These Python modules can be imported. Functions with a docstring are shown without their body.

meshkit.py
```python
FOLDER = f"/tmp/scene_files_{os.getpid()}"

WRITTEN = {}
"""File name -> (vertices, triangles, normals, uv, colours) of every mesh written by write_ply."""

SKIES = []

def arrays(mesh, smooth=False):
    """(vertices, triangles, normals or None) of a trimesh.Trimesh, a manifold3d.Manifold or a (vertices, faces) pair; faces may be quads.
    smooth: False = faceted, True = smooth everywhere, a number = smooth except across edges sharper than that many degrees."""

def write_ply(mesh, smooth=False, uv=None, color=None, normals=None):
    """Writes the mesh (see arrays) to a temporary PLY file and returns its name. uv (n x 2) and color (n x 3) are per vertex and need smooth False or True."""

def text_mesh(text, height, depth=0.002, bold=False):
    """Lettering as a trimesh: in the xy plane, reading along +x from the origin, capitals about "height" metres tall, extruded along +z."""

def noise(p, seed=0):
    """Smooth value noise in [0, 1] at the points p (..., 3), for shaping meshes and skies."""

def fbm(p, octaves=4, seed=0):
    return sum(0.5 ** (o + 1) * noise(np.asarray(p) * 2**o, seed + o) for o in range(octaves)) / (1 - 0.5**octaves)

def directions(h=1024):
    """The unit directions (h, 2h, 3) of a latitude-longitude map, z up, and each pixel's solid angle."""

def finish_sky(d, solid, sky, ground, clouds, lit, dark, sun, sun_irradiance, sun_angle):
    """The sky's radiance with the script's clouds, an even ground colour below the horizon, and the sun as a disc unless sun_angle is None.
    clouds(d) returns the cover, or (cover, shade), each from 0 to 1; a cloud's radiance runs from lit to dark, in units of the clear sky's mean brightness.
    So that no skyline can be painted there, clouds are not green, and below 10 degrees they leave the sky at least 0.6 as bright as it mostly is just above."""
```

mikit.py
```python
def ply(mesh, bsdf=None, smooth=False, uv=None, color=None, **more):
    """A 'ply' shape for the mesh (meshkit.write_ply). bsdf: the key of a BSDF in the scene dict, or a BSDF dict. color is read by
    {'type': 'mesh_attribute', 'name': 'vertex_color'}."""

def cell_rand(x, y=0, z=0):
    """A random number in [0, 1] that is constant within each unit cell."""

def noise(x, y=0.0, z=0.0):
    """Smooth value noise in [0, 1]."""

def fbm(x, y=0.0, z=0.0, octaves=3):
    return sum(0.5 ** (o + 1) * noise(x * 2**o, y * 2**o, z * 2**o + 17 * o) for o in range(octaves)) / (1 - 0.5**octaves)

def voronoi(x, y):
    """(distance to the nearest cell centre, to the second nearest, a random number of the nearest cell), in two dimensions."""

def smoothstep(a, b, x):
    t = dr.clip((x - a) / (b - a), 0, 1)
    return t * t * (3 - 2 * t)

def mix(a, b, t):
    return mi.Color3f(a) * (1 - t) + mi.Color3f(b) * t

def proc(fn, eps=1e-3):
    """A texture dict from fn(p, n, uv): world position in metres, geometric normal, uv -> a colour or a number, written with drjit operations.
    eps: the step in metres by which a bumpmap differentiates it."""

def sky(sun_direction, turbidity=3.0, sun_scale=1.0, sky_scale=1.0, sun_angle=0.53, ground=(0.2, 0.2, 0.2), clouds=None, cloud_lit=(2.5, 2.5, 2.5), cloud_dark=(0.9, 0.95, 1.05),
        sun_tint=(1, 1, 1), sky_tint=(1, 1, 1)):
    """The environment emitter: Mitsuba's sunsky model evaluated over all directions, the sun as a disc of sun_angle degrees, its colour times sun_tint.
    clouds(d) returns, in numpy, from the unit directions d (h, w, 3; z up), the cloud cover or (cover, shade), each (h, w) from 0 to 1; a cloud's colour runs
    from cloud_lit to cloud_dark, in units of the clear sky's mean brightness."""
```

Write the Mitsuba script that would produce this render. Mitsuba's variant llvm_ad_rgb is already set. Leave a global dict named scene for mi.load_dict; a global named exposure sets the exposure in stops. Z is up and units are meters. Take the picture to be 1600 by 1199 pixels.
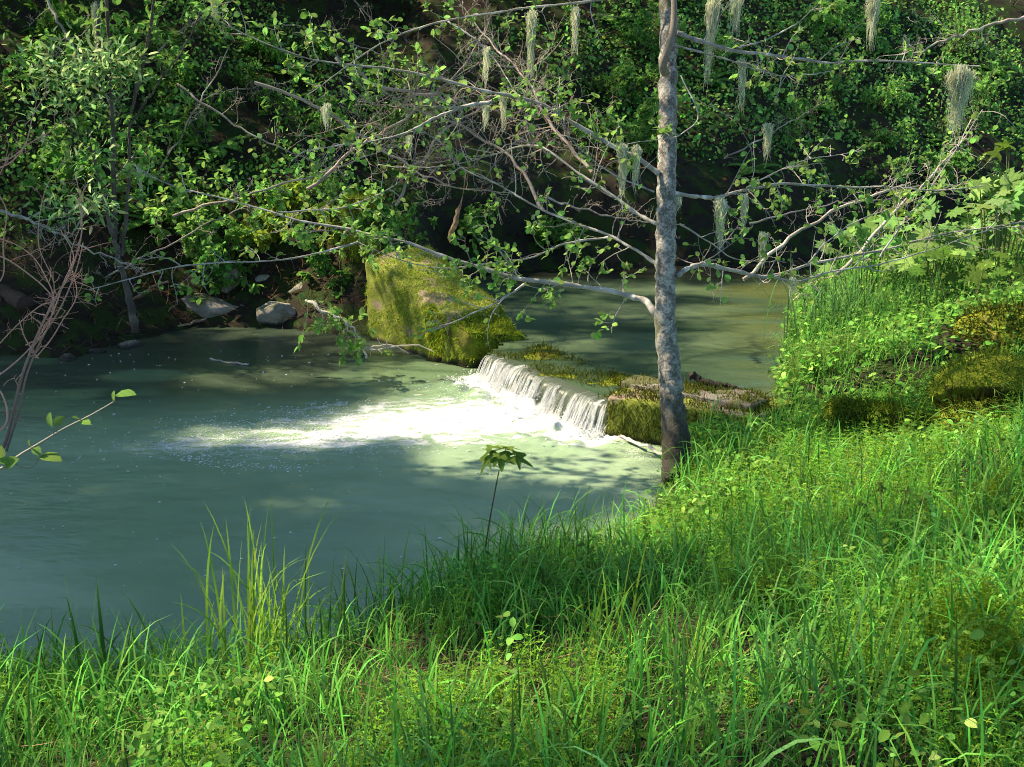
import math, random
import numpy as np, trimesh, shapely
import drjit as dr
import mitsuba as mi
import mikit, meshkit
from mikit import noise as dnoise, fbm as dfbm, smoothstep as dss, mix as dmix

T = mi.ScalarTransform4f
rng = np.random.default_rng(7)
random.seed(7)
scene, labels = {}, {}

# ------------------------------------------------------------------ camera, sky, exposure
CAM = np.array([0.0, 0.0, 3.2]); PITCH = math.radians(15.0); FOC = 1715.6
FW = np.array([0, math.cos(PITCH), -math.sin(PITCH)]); UPV = np.array([0, math.sin(PITCH), math.cos(PITCH)]); RT = np.array([1.0, 0, 0])
scene['camera'] = {'type': 'perspective', 'fov': 50.0, 'fov_axis': 'x', 'near_clip': 0.05, 'far_clip': 2000.0,
                   'to_world': T().look_at(origin=CAM.tolist(), target=(CAM + FW).tolist(), up=[0, 0, 1])}
SUN = np.array([-0.66, 0.16, 0.73]); SUN /= np.linalg.norm(SUN)
scene['sky_light'] = mikit.sky(SUN.tolist(), turbidity=3, sun_scale=1.0, sun_angle=1.2, sun_tint=(1.0, 0.985, 0.93), sky_tint=(1.0, 0.965, 0.88))
exposure = 3.1

def P(u, v, d):            # the world point seen at pixel (u, v) of the 1600 x 1199 photograph, d metres ahead
    return CAM + d * (FW + (u - 800) / FOC * RT - (v - 599.5) / FOC * UPV)
def G(u, v, z=0.0):        # ... where that line of sight meets the level z
    r = FW + (u - 800) / FOC * RT - (v - 599.5) / FOC * UPV
    return CAM + r * ((z - CAM[2]) / r[2])

# ------------------------------------------------------------------ helpers
count = {}
def numbered(name):
    k = count.get(name, 0); count[name] = k + 1
    return name if k == 0 else '%s_%03d' % (name, k)
class MB:
    """vertices, triangles, colours of one mesh"""
    def __init__(s): s.v, s.f, s.c, s.n = [], [], [], 0
    def add(s, v, f, c):
        v = np.asarray(v, float); c = np.broadcast_to(np.asarray(c, float), v.shape)
        s.v.append(v); s.f.append(np.asarray(f, int) + s.n); s.c.append(c); s.n += len(v); return s
    def arr(s): return np.vstack(s.v), np.vstack(s.f), np.vstack(s.c)
    def put(s, key, bsdf, parent=None, smooth=True):
        if not s.n: return None
        key = numbered((parent + '__' if parent else '') + key)
        v, f, c = s.arr()
        scene[key] = mikit.ply((v, f), bsdf, smooth=smooth, color=c)
        return key
def tag(key, label=None, cat=None, group=None, kind=None):
    d = labels.setdefault(key, {})
    for k, x in (('label', label), ('category', cat), ('group', group), ('kind', kind)):
        if x: d[k] = x
    return key
def thing(name, label, cat, group=None):
    return tag(numbered(name), label, cat, group)
def nrm(a): return a / np.maximum(np.linalg.norm(a, axis=-1, keepdims=True), 1e-9)
def spline(pts, n):
    p = np.asarray(pts, float)
    if len(p) == 2: return p[0] + (p[1] - p[0]) * np.linspace(0, 1, n)[:, None]
    q = np.vstack([2 * p[0] - p[1], p, 2 * p[-1] - p[-2]])
    t = np.linspace(0, len(p) - 1 - 1e-6, n); i = t.astype(int); t = (t - i)[:, None]
    a, b, c, d = q[i], q[i + 1], q[i + 2], q[i + 3]
    return 0.5 * (2 * b + (c - a) * t + (2 * a - 5 * b + 4 * c - d) * t**2 + (3 * b - a - 3 * c + d) * t**3)
def tube(mb, pts, rad, col, sides=6, cap=True):
    p = np.asarray(pts, float); n = len(p); r = np.broadcast_to(np.asarray(rad, float), (n,))
    t = nrm(np.gradient(p, axis=0))
    x = np.cross(t[0], [0.31, 0.2, 0.93]); x = nrm(x if np.linalg.norm(x) > 0.05 else np.cross(t[0], [1, 0, 0]))
    X = np.empty((n, 3))
    for k in range(n):
        x = nrm(x - t[k] * (x @ t[k])); X[k] = x
    Y = np.cross(t, X)
    a = np.arange(sides) * 2 * np.pi / sides
    v = p[:, None] + r[:, None, None] * (np.cos(a)[None, :, None] * X[:, None] + np.sin(a)[None, :, None] * Y[:, None])
    i, j = np.meshgrid(np.arange(n - 1), np.arange(sides), indexing='ij'); j2 = (j + 1) % sides
    q = np.stack([i * sides + j, i * sides + j2, (i + 1) * sides + j2, (i + 1) * sides + j], -1).reshape(-1, 4)
    f = np.vstack([q[:, [0, 1, 2]], q[:, [0, 2, 3]]])
    v = v.reshape(-1, 3)
    if cap:
        v = np.vstack([v, p[0], p[-1]]); k = np.arange(sides); k2 = (k + 1) % sides
        f = np.vstack([f, np.stack([k2, k, k * 0 + n * sides], 1), np.stack([k + (n - 1) * sides, k2 + (n - 1) * sides, k * 0 + n * sides + 1], 1)])
    c = np.asarray(col, float)
    if len(c) == 1: c = c[0]
    if c.ndim == 2: c = np.vstack([np.repeat(c, sides, 0)] + ([c[:1], c[-1:]] if cap else []))
    mb.add(v, f, c); return p
def jit(col, n, amt=0.25, hue=0.12):
    """n variants of a base colour"""
    c = np.asarray(col, float) * np.exp(rng.normal(0, amt, (n, 1))) * np.exp(rng.normal(0, hue, (n, 3)))
    return np.clip(c, 0.004, 0.85)
def blades(mb, base, az, L, w, lean, curve, col, segs=5, twist=0.0):
    N = len(base); L, w, lean, curve, az = (np.broadcast_to(np.asarray(a, float), (N,)) for a in (L, w, lean, curve, az))
    h = np.stack([np.cos(az), np.sin(az), az * 0], 1); s0 = np.stack([-np.sin(az), np.cos(az), az * 0], 1)
    tw = rng.uniform(-1, 1, N) * twist
    p = base.copy(); V = []
    for k in range(segs + 1):
        t = k / segs; th = lean + curve * t * t
        if k: p = p + (L / segs)[:, None] * (np.sin(th)[:, None] * h + np.cos(th)[:, None] * np.array([0, 0, 1.0]))
        nn = np.cos(th)[:, None] * h - np.sin(th)[:, None] * np.array([0, 0, 1.0])
        sd = np.cos(tw * t)[:, None] * s0 + np.sin(tw * t)[:, None] * nn
        ww = (w * (0.55 + 0.9 * t) * (1 - t**2.2) / 0.95)[:, None] * 0.5 if k < segs else None
        if k < segs: V += [p - sd * ww, p + sd * ww]
        else: V += [p]
    V = np.stack(V, 1); m = 2 * segs + 1
    F = []
    for k in range(segs - 1): F += [[2 * k, 2 * k + 1, 2 * k + 3], [2 * k, 2 * k + 3, 2 * k + 2]]
    F += [[2 * segs - 2, 2 * segs - 1, 2 * segs]]
    F = (np.array(F)[None] + (np.arange(N) * m)[:, None, None]).reshape(-1, 3)
    g = np.linspace(0.8, 1.12, m)[None, :, None]
    mb.add(V.reshape(-1, 3), F, (np.broadcast_to(col, (N, 3))[:, None] * g).reshape(-1, 3))
# leaf templates: x along the leaf, y across, z up
def _leaf(outline, droop=0.25, fold=0.18):
    o = np.array(outline, float)          # (x, half width)
    mid = np.stack([o[:, 0], o[:, 0] * 0, -droop * o[:, 0]**2], 1)
    l = mid + np.stack([o[:, 0] * 0, o[:, 1], fold * o[:, 1]], 1); r = mid + np.stack([o[:, 0] * 0, -o[:, 1], fold * o[:, 1]], 1)
    n = len(o); V = np.vstack([mid, l, r]); F = []
    for k in range(n - 1):
        for off, fl in ((n, 0), (2 * n, 1)):
            for t in ([k, k + 1, off + k + 1], [k, off + k + 1, off + k]):
                tri = V[t]
                if np.linalg.norm(np.cross(tri[1] - tri[0], tri[2] - tri[0])) > 1e-7: F.append(t[::-1] if fl else t)
    return V, np.array(F)
OVATE = _leaf([(0, 0), (.22, .27), (.55, .33), (.82, .2), (1, 0)])
ROUND = _leaf([(0, 0), (.15, .28), (.5, .42), (.85, .28), (1, 0)], .15, .22)
LANCE = _leaf([(0, 0), (.3, .14), (.7, .11), (1, 0)], .35, .1)
SMALL = (np.array([[0, 0, 0], [.5, .3, .06], [1, 0, -.12], [.5, -.3, .06]]), np.array([[0, 2, 1], [0, 3, 2]]))
def _palm(lobes=5, depth=0.5, spread=2.2, droop=0.3):
    pts = []
    for k in range(lobes):
        a = -spread + 2 * spread * k / (lobes - 1); R = 1.0 - 0.28 * abs(a) / spread
        for da, rr in ((-.30, .62), (-.14, .84), (0, 1.0), (.14, .84), (.30, .62)): pts.append((a + da * spread * 2 / (lobes + 1) * 1.2, R * rr))
        if k < lobes - 1: pts.append((a + spread / (lobes - 1), depth))
    V = [[0, 0, 0]] + [[r * math.cos(a), r * math.sin(a), 0.08 * math.cos(a * lobes) * r] for a, r in pts]
    V = np.array(V); V[:, 2] -= droop * (V[:, 0]**2 + V[:, 1]**2)
    F = np.array([[0, i, i + 1] for i in range(1, len(V) - 1)])
    return V, F
MAPLE = _palm(5, .42, 2.0, .25); BIGLEAF = _palm(7, .74, 2.75, .18)
def leaves(mb, tmpl, pos, d, up, size, col):
    """copies of a leaf template: d the direction it points, up its upper side"""
    V, F = tmpl; N = len(pos)
    x = nrm(d); y = nrm(np.cross(up, x)); z = np.cross(x, y)
    size = np.broadcast_to(size, (N,))
    v = pos[:, None] + size[:, None, None] * (V[None, :, :1] * x[:, None] + V[None, :, 1:2] * y[:, None] + V[None, :, 2:] * z[:, None])
    f = (F[None] + (np.arange(N) * len(V))[:, None, None]).reshape(-1, 3)
    mb.add(v.reshape(-1, 3), f, np.repeat(np.broadcast_to(col, (N, 3)), len(V), 0))
def rdir(n, flat=1.0):
    a = rng.normal(size=(n, 3)); a[:, 2] *= flat; return nrm(a)
def upish(n, s=0.5):
    a = rng.normal(0, s, (n, 3)); a[:, 2] += 1; return nrm(a)
def curlwalk(p, d, L, n, wob, grav=0.0):
    q = [np.array(p, float)]; d = nrm(np.array(d, float)); w = rng.normal(0, wob, 3)
    for _ in range(n):
        w = 0.7 * w + 0.7 * rng.normal(0, wob, 3); d = nrm(d + w + np.array([0, 0, grav])); q.append(q[-1] + d * L / n)
    return np.array(q)

# ------------------------------------------------------------------ materials
def vc(): return {'type': 'mesh_attribute', 'name': 'vertex_color'}
def rgb(*c): return {'type': 'rgb', 'value': list(c)}
scene['leaf'] = {'type': 'principledthin', 'base_color': vc(), 'roughness': 0.38, 'diff_trans': 0.95, 'eta': 1.4, 'spec_trans': 0.0}
scene['grass_leaf'] = {'type': 'principledthin', 'base_color': vc(), 'roughness': 0.38, 'diff_trans': 0.9, 'eta': 1.45, 'spec_trans': 0.0}
scene['strand'] = {'type': 'principledthin', 'base_color': vc(), 'roughness': 0.8, 'diff_trans': 0.7, 'spec_trans': 0.0}
scene['wood'] = {'type': 'twosided', 'b': {'type': 'principled', 'base_color': vc(), 'roughness': 0.75, 'specular': 0.3}}
def bark_fn(p, n, uv):
    a = dfbm(p.x * 20, p.y * 20, p.z * 11, 4); b = dfbm(p.x * 90, p.y * 90, p.z * 75, 3); c = dnoise(p.x * 6, p.y * 6, p.z * 3)
    col = dmix((0.12, 0.115, 0.10), (0.37, 0.36, 0.33), dss(0.36, 0.66, a * 0.5 + b * 0.5))
    col = dmix(col, (0.07, 0.066, 0.06), dss(0.54, 0.68, dfbm(p.x * 38, p.y * 38, p.z * 30 + 9, 3)) * 0.65)
    col = dmix(col, (0.07, 0.085, 0.03), dss(0.6, 0.8, c) * 0.5)
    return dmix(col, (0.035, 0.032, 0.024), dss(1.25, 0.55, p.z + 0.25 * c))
def bark_h(p, n, uv): return dfbm(p.x * 30, p.y * 30, p.z * 18, 3) * 0.5 + dfbm(p.x * 90, p.y * 90, p.z * 60, 2) * 0.3
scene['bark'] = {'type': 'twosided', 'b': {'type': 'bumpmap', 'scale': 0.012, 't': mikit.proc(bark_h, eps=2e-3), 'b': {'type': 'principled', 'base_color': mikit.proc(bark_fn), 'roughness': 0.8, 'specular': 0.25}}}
def soil_fn(p, n, uv):
    a = dfbm(p.x * 3, p.y * 3, p.z * 3, 4); b = dfbm(p.x * 40, p.y * 40, p.z * 40, 3)
    col = dmix((0.009, 0.008, 0.006), (0.030, 0.025, 0.017), a * 0.5 + b * 0.5)
    return dmix(col, (0.02, 0.035, 0.008), dss(0.42, 0.62, dfbm(p.x * 5 + 7, p.y * 5, p.z * 5, 3)))
scene['soil'] = {'type': 'twosided', 'b': {'type': 'principled', 'base_color': mikit.proc(soil_fn), 'roughness': 0.95, 'specular': 0.15}}
def stone_fn(p, n, uv):
    a = dfbm(p.x * 7, p.y * 7, p.z * 9, 4); b = dfbm(p.x * 45, p.y * 45, p.z * 45, 3)
    col = dmix((0.10, 0.095, 0.08), (0.36, 0.34, 0.29), a * 0.6 + b * 0.4)
    col = dmix(col, (0.07, 0.09, 0.02), dss(0.52, 0.66, dfbm(p.x * 6 + 3, p.y * 6, p.z * 6, 3)) * dss(-0.2, 0.8, n.z) * 0.7)
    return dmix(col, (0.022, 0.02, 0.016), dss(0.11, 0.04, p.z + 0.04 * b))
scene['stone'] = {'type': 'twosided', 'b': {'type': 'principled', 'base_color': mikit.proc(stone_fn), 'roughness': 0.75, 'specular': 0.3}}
def conc_fn(p, n, uv):
    a = dfbm(p.x * 5, p.y * 5, p.z * 7, 4); b = dfbm(p.x * 50, p.y * 50, p.z * 50, 3)
    col = dmix((0.13, 0.095, 0.07), (0.36, 0.28, 0.22), a * 0.45 + b * 0.55)
    m = dss(0.34, 0.50, dfbm(p.x * 4 + 5, p.y * 4, p.z * 4, 4) + 0.12 * (1 - n.z))
    col = dmix(col, dmix((0.06, 0.085, 0.01), (0.23, 0.28, 0.024), b), m * 0.9)
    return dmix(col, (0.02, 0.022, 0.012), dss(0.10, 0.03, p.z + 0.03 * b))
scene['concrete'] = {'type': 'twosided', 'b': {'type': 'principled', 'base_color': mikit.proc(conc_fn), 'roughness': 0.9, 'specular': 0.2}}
def cap_fn(p, n, uv):
    a = dfbm(p.x * 6, p.y * 6, p.z * 7, 4); b = dfbm(p.x * 50, p.y * 50, p.z * 50, 3)
    col = dmix((0.09, 0.082, 0.07), (0.26, 0.235, 0.205), a * 0.5 + b * 0.5)
    return dmix(col, (0.07, 0.08, 0.02), dss(0.46, 0.60, dfbm(p.x * 5 + 5, p.y * 5, p.z * 4, 4)) * 0.85)
scene['cap_concrete'] = {'type': 'twosided', 'b': {'type': 'principled', 'base_color': mikit.proc(cap_fn), 'roughness': 0.9, 'specular': 0.2}}
def moss_fn(p, n, uv):
    a = dfbm(p.x * 9, p.y * 9, p.z * 9, 4); b = dfbm(p.x * 60, p.y * 60, p.z * 60, 3)
    col = dmix((0.05, 0.07, 0.009), (0.25, 0.30, 0.026), a * 0.55 + b * 0.45)
    col = dmix(col, (0.16, 0.11, 0.05), dss(0.60, 0.74, dfbm(p.x * 6 + 9, p.y * 6, p.z * 3, 3)) * 0.45)
    col = dmix(col, (0.05, 0.042, 0.018), dss(0.5, 0.0, n.z) * dss(0.42, 0.60, dfbm(p.x * 8 + 2, p.y * 8, p.z * 3, 3)) * 0.85)
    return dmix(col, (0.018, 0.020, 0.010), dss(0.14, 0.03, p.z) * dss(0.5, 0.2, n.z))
def moss_h(p, n, uv): return dfbm(p.x * 60, p.y * 60, p.z * 60, 3)
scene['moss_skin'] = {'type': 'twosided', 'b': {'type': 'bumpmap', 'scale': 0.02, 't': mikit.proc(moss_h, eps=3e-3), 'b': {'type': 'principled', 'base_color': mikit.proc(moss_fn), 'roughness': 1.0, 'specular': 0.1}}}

# the spillway lip and its directions
L0, L1 = np.array([-0.25, 12.2]), np.array([1.0, 10.02])
TD = (L1 - L0) / np.linalg.norm(L1 - L0); ND = np.array([TD[1], -TD[0]]); LIPLEN = np.linalg.norm(L1 - L0)
if ND[0] > 0: ND = -ND
ZU = 0.285
def foam_np(x, y):
    """(aerated glow, white water) of the plunge pool, by position below the fall"""
    s = (x - L0[0]) * TD[0] + (y - L0[1]) * TD[1]; q = (x - L0[0]) * ND[0] + (y - L0[1]) * ND[1]
    return s, q
def water_fn(p, n, uv):
    x, y = p.x, p.y
    s = (x - float(L0[0])) * float(TD[0]) + (y - float(L0[1])) * float(TD[1]); q = (x - float(L0[0])) * float(ND[0]) + (y - float(L0[1])) * float(ND[1])
    big = dfbm(x * 0.5, y * 0.9, 0, 3); med = dfbm(x * 2.2, y * 4.5, 1.0, 3)
    col = dmix((0.185, 0.285, 0.175), (0.28, 0.395, 0.25), dss(0.25, 0.75, big * 0.75 + med * 0.25))
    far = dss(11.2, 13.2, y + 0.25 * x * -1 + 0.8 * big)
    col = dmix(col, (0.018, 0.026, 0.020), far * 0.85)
    col = dmix(col, (0.19, 0.31, 0.16), dss(0.55, 0.72, dfbm(x * 0.7 + 4, y * 1.3, 2.0, 3)) * 0.45)
    # aerated water spreads from the foot of the fall downstream
    ax = x + 0.9; ay = y - 9.85 - 0.05 * x
    glow = dr.exp(-(dr.square(ax / 1.75) + dr.square(ay / 0.6)) + 0.8 * (med - 0.5))
    col = dmix(col, (0.23, 0.34, 0.22), dr.clip(glow * 0.95, 0, 0.8))
    # white water
    wx = dfbm(x * 1.6, y * 1.6, 3.0, 3) - 0.5; wy = dfbm(x * 1.6 + 11, y * 1.6, 5.0, 3) - 0.5
    ex = x + 0.35 + 0.6 * wx; ey = y - 10.45 - 0.12 * x + 0.45 * wy
    core = 1.22 - dr.sqrt(dr.square(dr.select(ex < 0, ex / 2.3, ex / 1.25)) + dr.square(dr.select(ey < 0, ey / 0.75, ey / 1.25)))
    near = dss(0.75, 0.05, dr.abs(q - 0.15)) * dss(-0.35, 0.1, s) * dss(LIPLEN + 0.4, LIPLEN, s)
    core = dr.maximum(core, near * 1.1)
    fine = dfbm(x * 7 + 3 * wx, y * 17 + 2 * wy, 7.0, 4); streak = dfbm(x * 2.2 + 2 * wx, (y - 0.16 * x) * 13 + 3 * wy, 9.0, 3)
    lace = 1 - dr.abs(2 * dfbm(x * 3.2 + 4 * wx + 5, y * 7 + 3 * wy, 9.0, 3) - 1) * 4.5
    tail = dss(1.25, 0.1, dr.sqrt(dr.square(dr.select(x + 0.9 < 0, (x + 0.9) / 3.0, (x + 0.9) / 1.6)) + dr.square((y - 10.25 - 0.20 * (x + 0.9)) / 0.72)) + 0.3 * wx)
    w = dss(0.36, 0.92, core + 1.2 * (fine - 0.5)) + tail * 0.95 * dss(0.60 - 0.22 * tail, 0.70 - 0.14 * tail, streak * 0.6 + fine * 0.4) + dss(0.0, 0.5, tail) * dss(0.45, 0.95, lace) * 0.5
    w = dr.clip(w, 0, 1) * dss(-0.05, 0.0, q + 0.05)
    return dmix(col, (0.66, 0.70, 0.71), w)
def water_h(p, n, uv):
    return dfbm(p.x * 3, p.y * 7, 0.0, 3) * 0.5 + dfbm(p.x * 14, p.y * 30, 4.0, 3) * 0.16
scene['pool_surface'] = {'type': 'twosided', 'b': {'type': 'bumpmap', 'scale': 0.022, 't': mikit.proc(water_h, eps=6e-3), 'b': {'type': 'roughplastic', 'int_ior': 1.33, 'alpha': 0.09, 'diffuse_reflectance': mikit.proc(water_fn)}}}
def upper_fn(p, n, uv):
    x, y = p.x, p.y; big = dfbm(x * 0.5, y * 1.1, 6.0, 3); med = dfbm(x * 1.2, y * 5, 2.0, 3)
    col = dmix((0.045, 0.08, 0.045), (0.10, 0.15, 0.085), dss(0.3, 0.7, big))
    shoal = dss(1.9, 3.3, x - 0.10 * (y - 12)) * dss(0.30, 0.62, big * 0.4 + med * 0.6)
    col = dmix(col, (0.085, 0.105, 0.028), dr.clip(shoal, 0, 1) * 0.85)
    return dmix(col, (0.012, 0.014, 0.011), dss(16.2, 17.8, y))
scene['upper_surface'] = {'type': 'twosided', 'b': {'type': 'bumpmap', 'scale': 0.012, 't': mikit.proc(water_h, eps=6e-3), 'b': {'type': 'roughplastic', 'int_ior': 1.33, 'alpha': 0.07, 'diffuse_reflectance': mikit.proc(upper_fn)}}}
def fall_fn(p, n, uv):
    s = (p.x - float(L0[0])) * float(TD[0]) + (p.y - float(L0[1])) * float(TD[1])
    a = dfbm(s * 13 + 0.6 * dnoise(p.z * 14, s * 3), p.z * 2.0, 0.0, 3); b = dfbm(s * 46, p.z * 5, 3.0, 2)
    w = dss(0.42, 0.62, a * 0.55 + b * 0.45 + 0.30 * dss(0.12, 0.0, p.z) - 0.10 * dss(0.18, 0.27, p.z) - 0.05)
    return dmix((0.07, 0.09, 0.065), (0.50, 0.53, 0.54), w)
scene['fall_water'] = {'type': 'twosided', 'b': {'type': 'roughplastic', 'int_ior': 1.33, 'alpha': 0.15, 'diffuse_reflectance': mikit.proc(fall_fn)}}
scene['foam_white'] = {'type': 'twosided', 'b': {'type': 'principled', 'base_color': rgb(0.6, 0.62, 0.62), 'roughness': 0.3, 'specular': 0.4}}

# ------------------------------------------------------------------ terrain
NEAR = [np.array(p) for p in ((-60, 2.0), (-14, 3.6), (-7, 4.7))] + [G(u, v)[:2] for u, v in ((-60, 1085), (120, 1085), (340, 1075), (480, 1045), (570, 1000), (690, 945), (850, 905), (960, 880), (1000, 835), (1030, 790), (1040, 740), (1075, 712))] + [np.array(p) for p in ((2.0, 9.1), (2.45, 9.75), (2.6, 10.6), (3.0, 11.8), (3.5, 13.6), (4.3, 16.3), (7, 18.2), (14, 21), (60, 34))]
FAR_L = [np.array(p) for p in ((-60, 22.0), (-16, 15.0), (-9, 13.4))] + [G(u, v)[:2] for u, v in ((0, 556), (110, 560), (200, 535), (300, 512), (420, 510), (520, 522), (600, 528))]
FAR_U = [np.array(p) for p in ((-1.75, 14.6), (-1.1, 15.6), (-0.9, 17.6), (0.5, 18.2), (2.5, 18.5), (5, 19.3), (8, 21.0), (15, 24.5), (60, 41))]
FARS = FAR_L + FAR_U
near_line = shapely.LineString(NEAR); far_line = shapely.LineString(FARS)
near_poly = shapely.Polygon([tuple(p) for p in NEAR] + [(60, -60), (-60, -60)])
far_poly = shapely.Polygon([tuple(p) for p in FARS] + [(60, 140), (-60, 140)])
def polydist(x, y, line):
    q = np.array(line); p = np.stack([np.ravel(x), np.ravel(y)], 1); best = np.full(len(p), 1e9)
    for a, b in zip(q[:-1], q[1:]):
        e = b - a; t = np.clip(((p - a) @ e) / (e @ e), 0, 1); best = np.minimum(best, np.linalg.norm(p - a - t[:, None] * e, axis=1))
    return best.reshape(np.shape(x))
def sst(a, b, x):
    t = np.clip((x - a) / (b - a), 0, 1); return t * t * (3 - 2 * t)
def Z(x, y):
    x, y = np.asarray(x, float), np.asarray(y, float)
    dn, df = polydist(x, y, NEAR), polydist(x, y, FARS)
    isn = shapely.contains_xy(near_poly, x, y); isf = shapely.contains_xy(far_poly, x, y)
    o = np.zeros_like(x); pn = np.stack([x, y, o], -1)
    lump = meshkit.fbm(pn * 0.9, 3, 3) - 0.5; fine = meshkit.fbm(pn * 4, 3, 5) - 0.5
    up_n = ZU * sst(9.3, 10.0, y) * sst(1.6, 2.4, x)
    zn = up_n + 0.13 * sst(0, 0.25, dn) + 0.27 * np.minimum(dn, 5.5) + 0.02 * np.maximum(dn - 5.5, 0) + 0.22 * lump * sst(0, 1.0, dn) + 0.08 * fine
    up_f = ZU * sst(14.3, 15.2, y) * sst(-2.2, -1.4, x)
    zf = up_f + 0.06 + 0.75 * sst(0, 0.8, df) * sst(-2.5, -1.2, x) + 0.25 * sst(0, .5, df) + 0.80 * np.minimum(np.maximum(df - 0.35 , 0), 9) + 0.04 * np.minimum(np.maximum(df - 9, 0), 60) + 0.8 * lump * sst(0.2, 2, df) + 0.2 * fine
    up_w = ZU * np.maximum(sst(1.6, 2.4, x) * sst(9.3, 10, y), 0)
    zw = -0.5 * sst(0, 0.8, np.minimum(dn, df)) - 0.05 + up_w * 0
    return np.where(isn, zn, np.where(isf, zf, zw))
def axis(a, b, h, lim):
    c = np.arange(a, b + h / 2, h); s, lo, hi = h, [], []
    x = a
    while x > -lim: s *= 1.25; x -= s; lo.append(x)
    s, x = h, b
    while x < lim + 30: s *= 1.25; x += s; hi.append(x)
    return np.array(lo[::-1] + list(c) + hi)
def grid(xs, ys, zf, keep=None):
    X, Y = np.meshgrid(xs, ys); V = np.stack([X, Y, zf(X, Y)], -1).reshape(-1, 3)
    ny, nx = X.shape; i, j = np.meshgrid(np.arange(ny - 1), np.arange(nx - 1), indexing='ij'); a = (i * nx + j).ravel()
    q = np.stack([a, a + 1, a + nx + 1, a + nx], 1)
    if keep is not None:
        c = V[q].mean(1); q = q[keep(c[:, 0], c[:, 1])]
    f = np.vstack([q[:, [0, 1, 2]], q[:, [0, 2, 3]]])
    u, inv = np.unique(f, return_inverse=True)
    return V[u], inv.reshape(f.shape)
scene['ground'] = mikit.ply(grid(axis(-9, 9, 0.12, 150), axis(1, 27, 0.12, 150), Z), 'soil', smooth=True)
tag('ground', 'dark soil and leaf litter of the creek banks and the wooded slope', 'ground', kind='structure')

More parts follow.
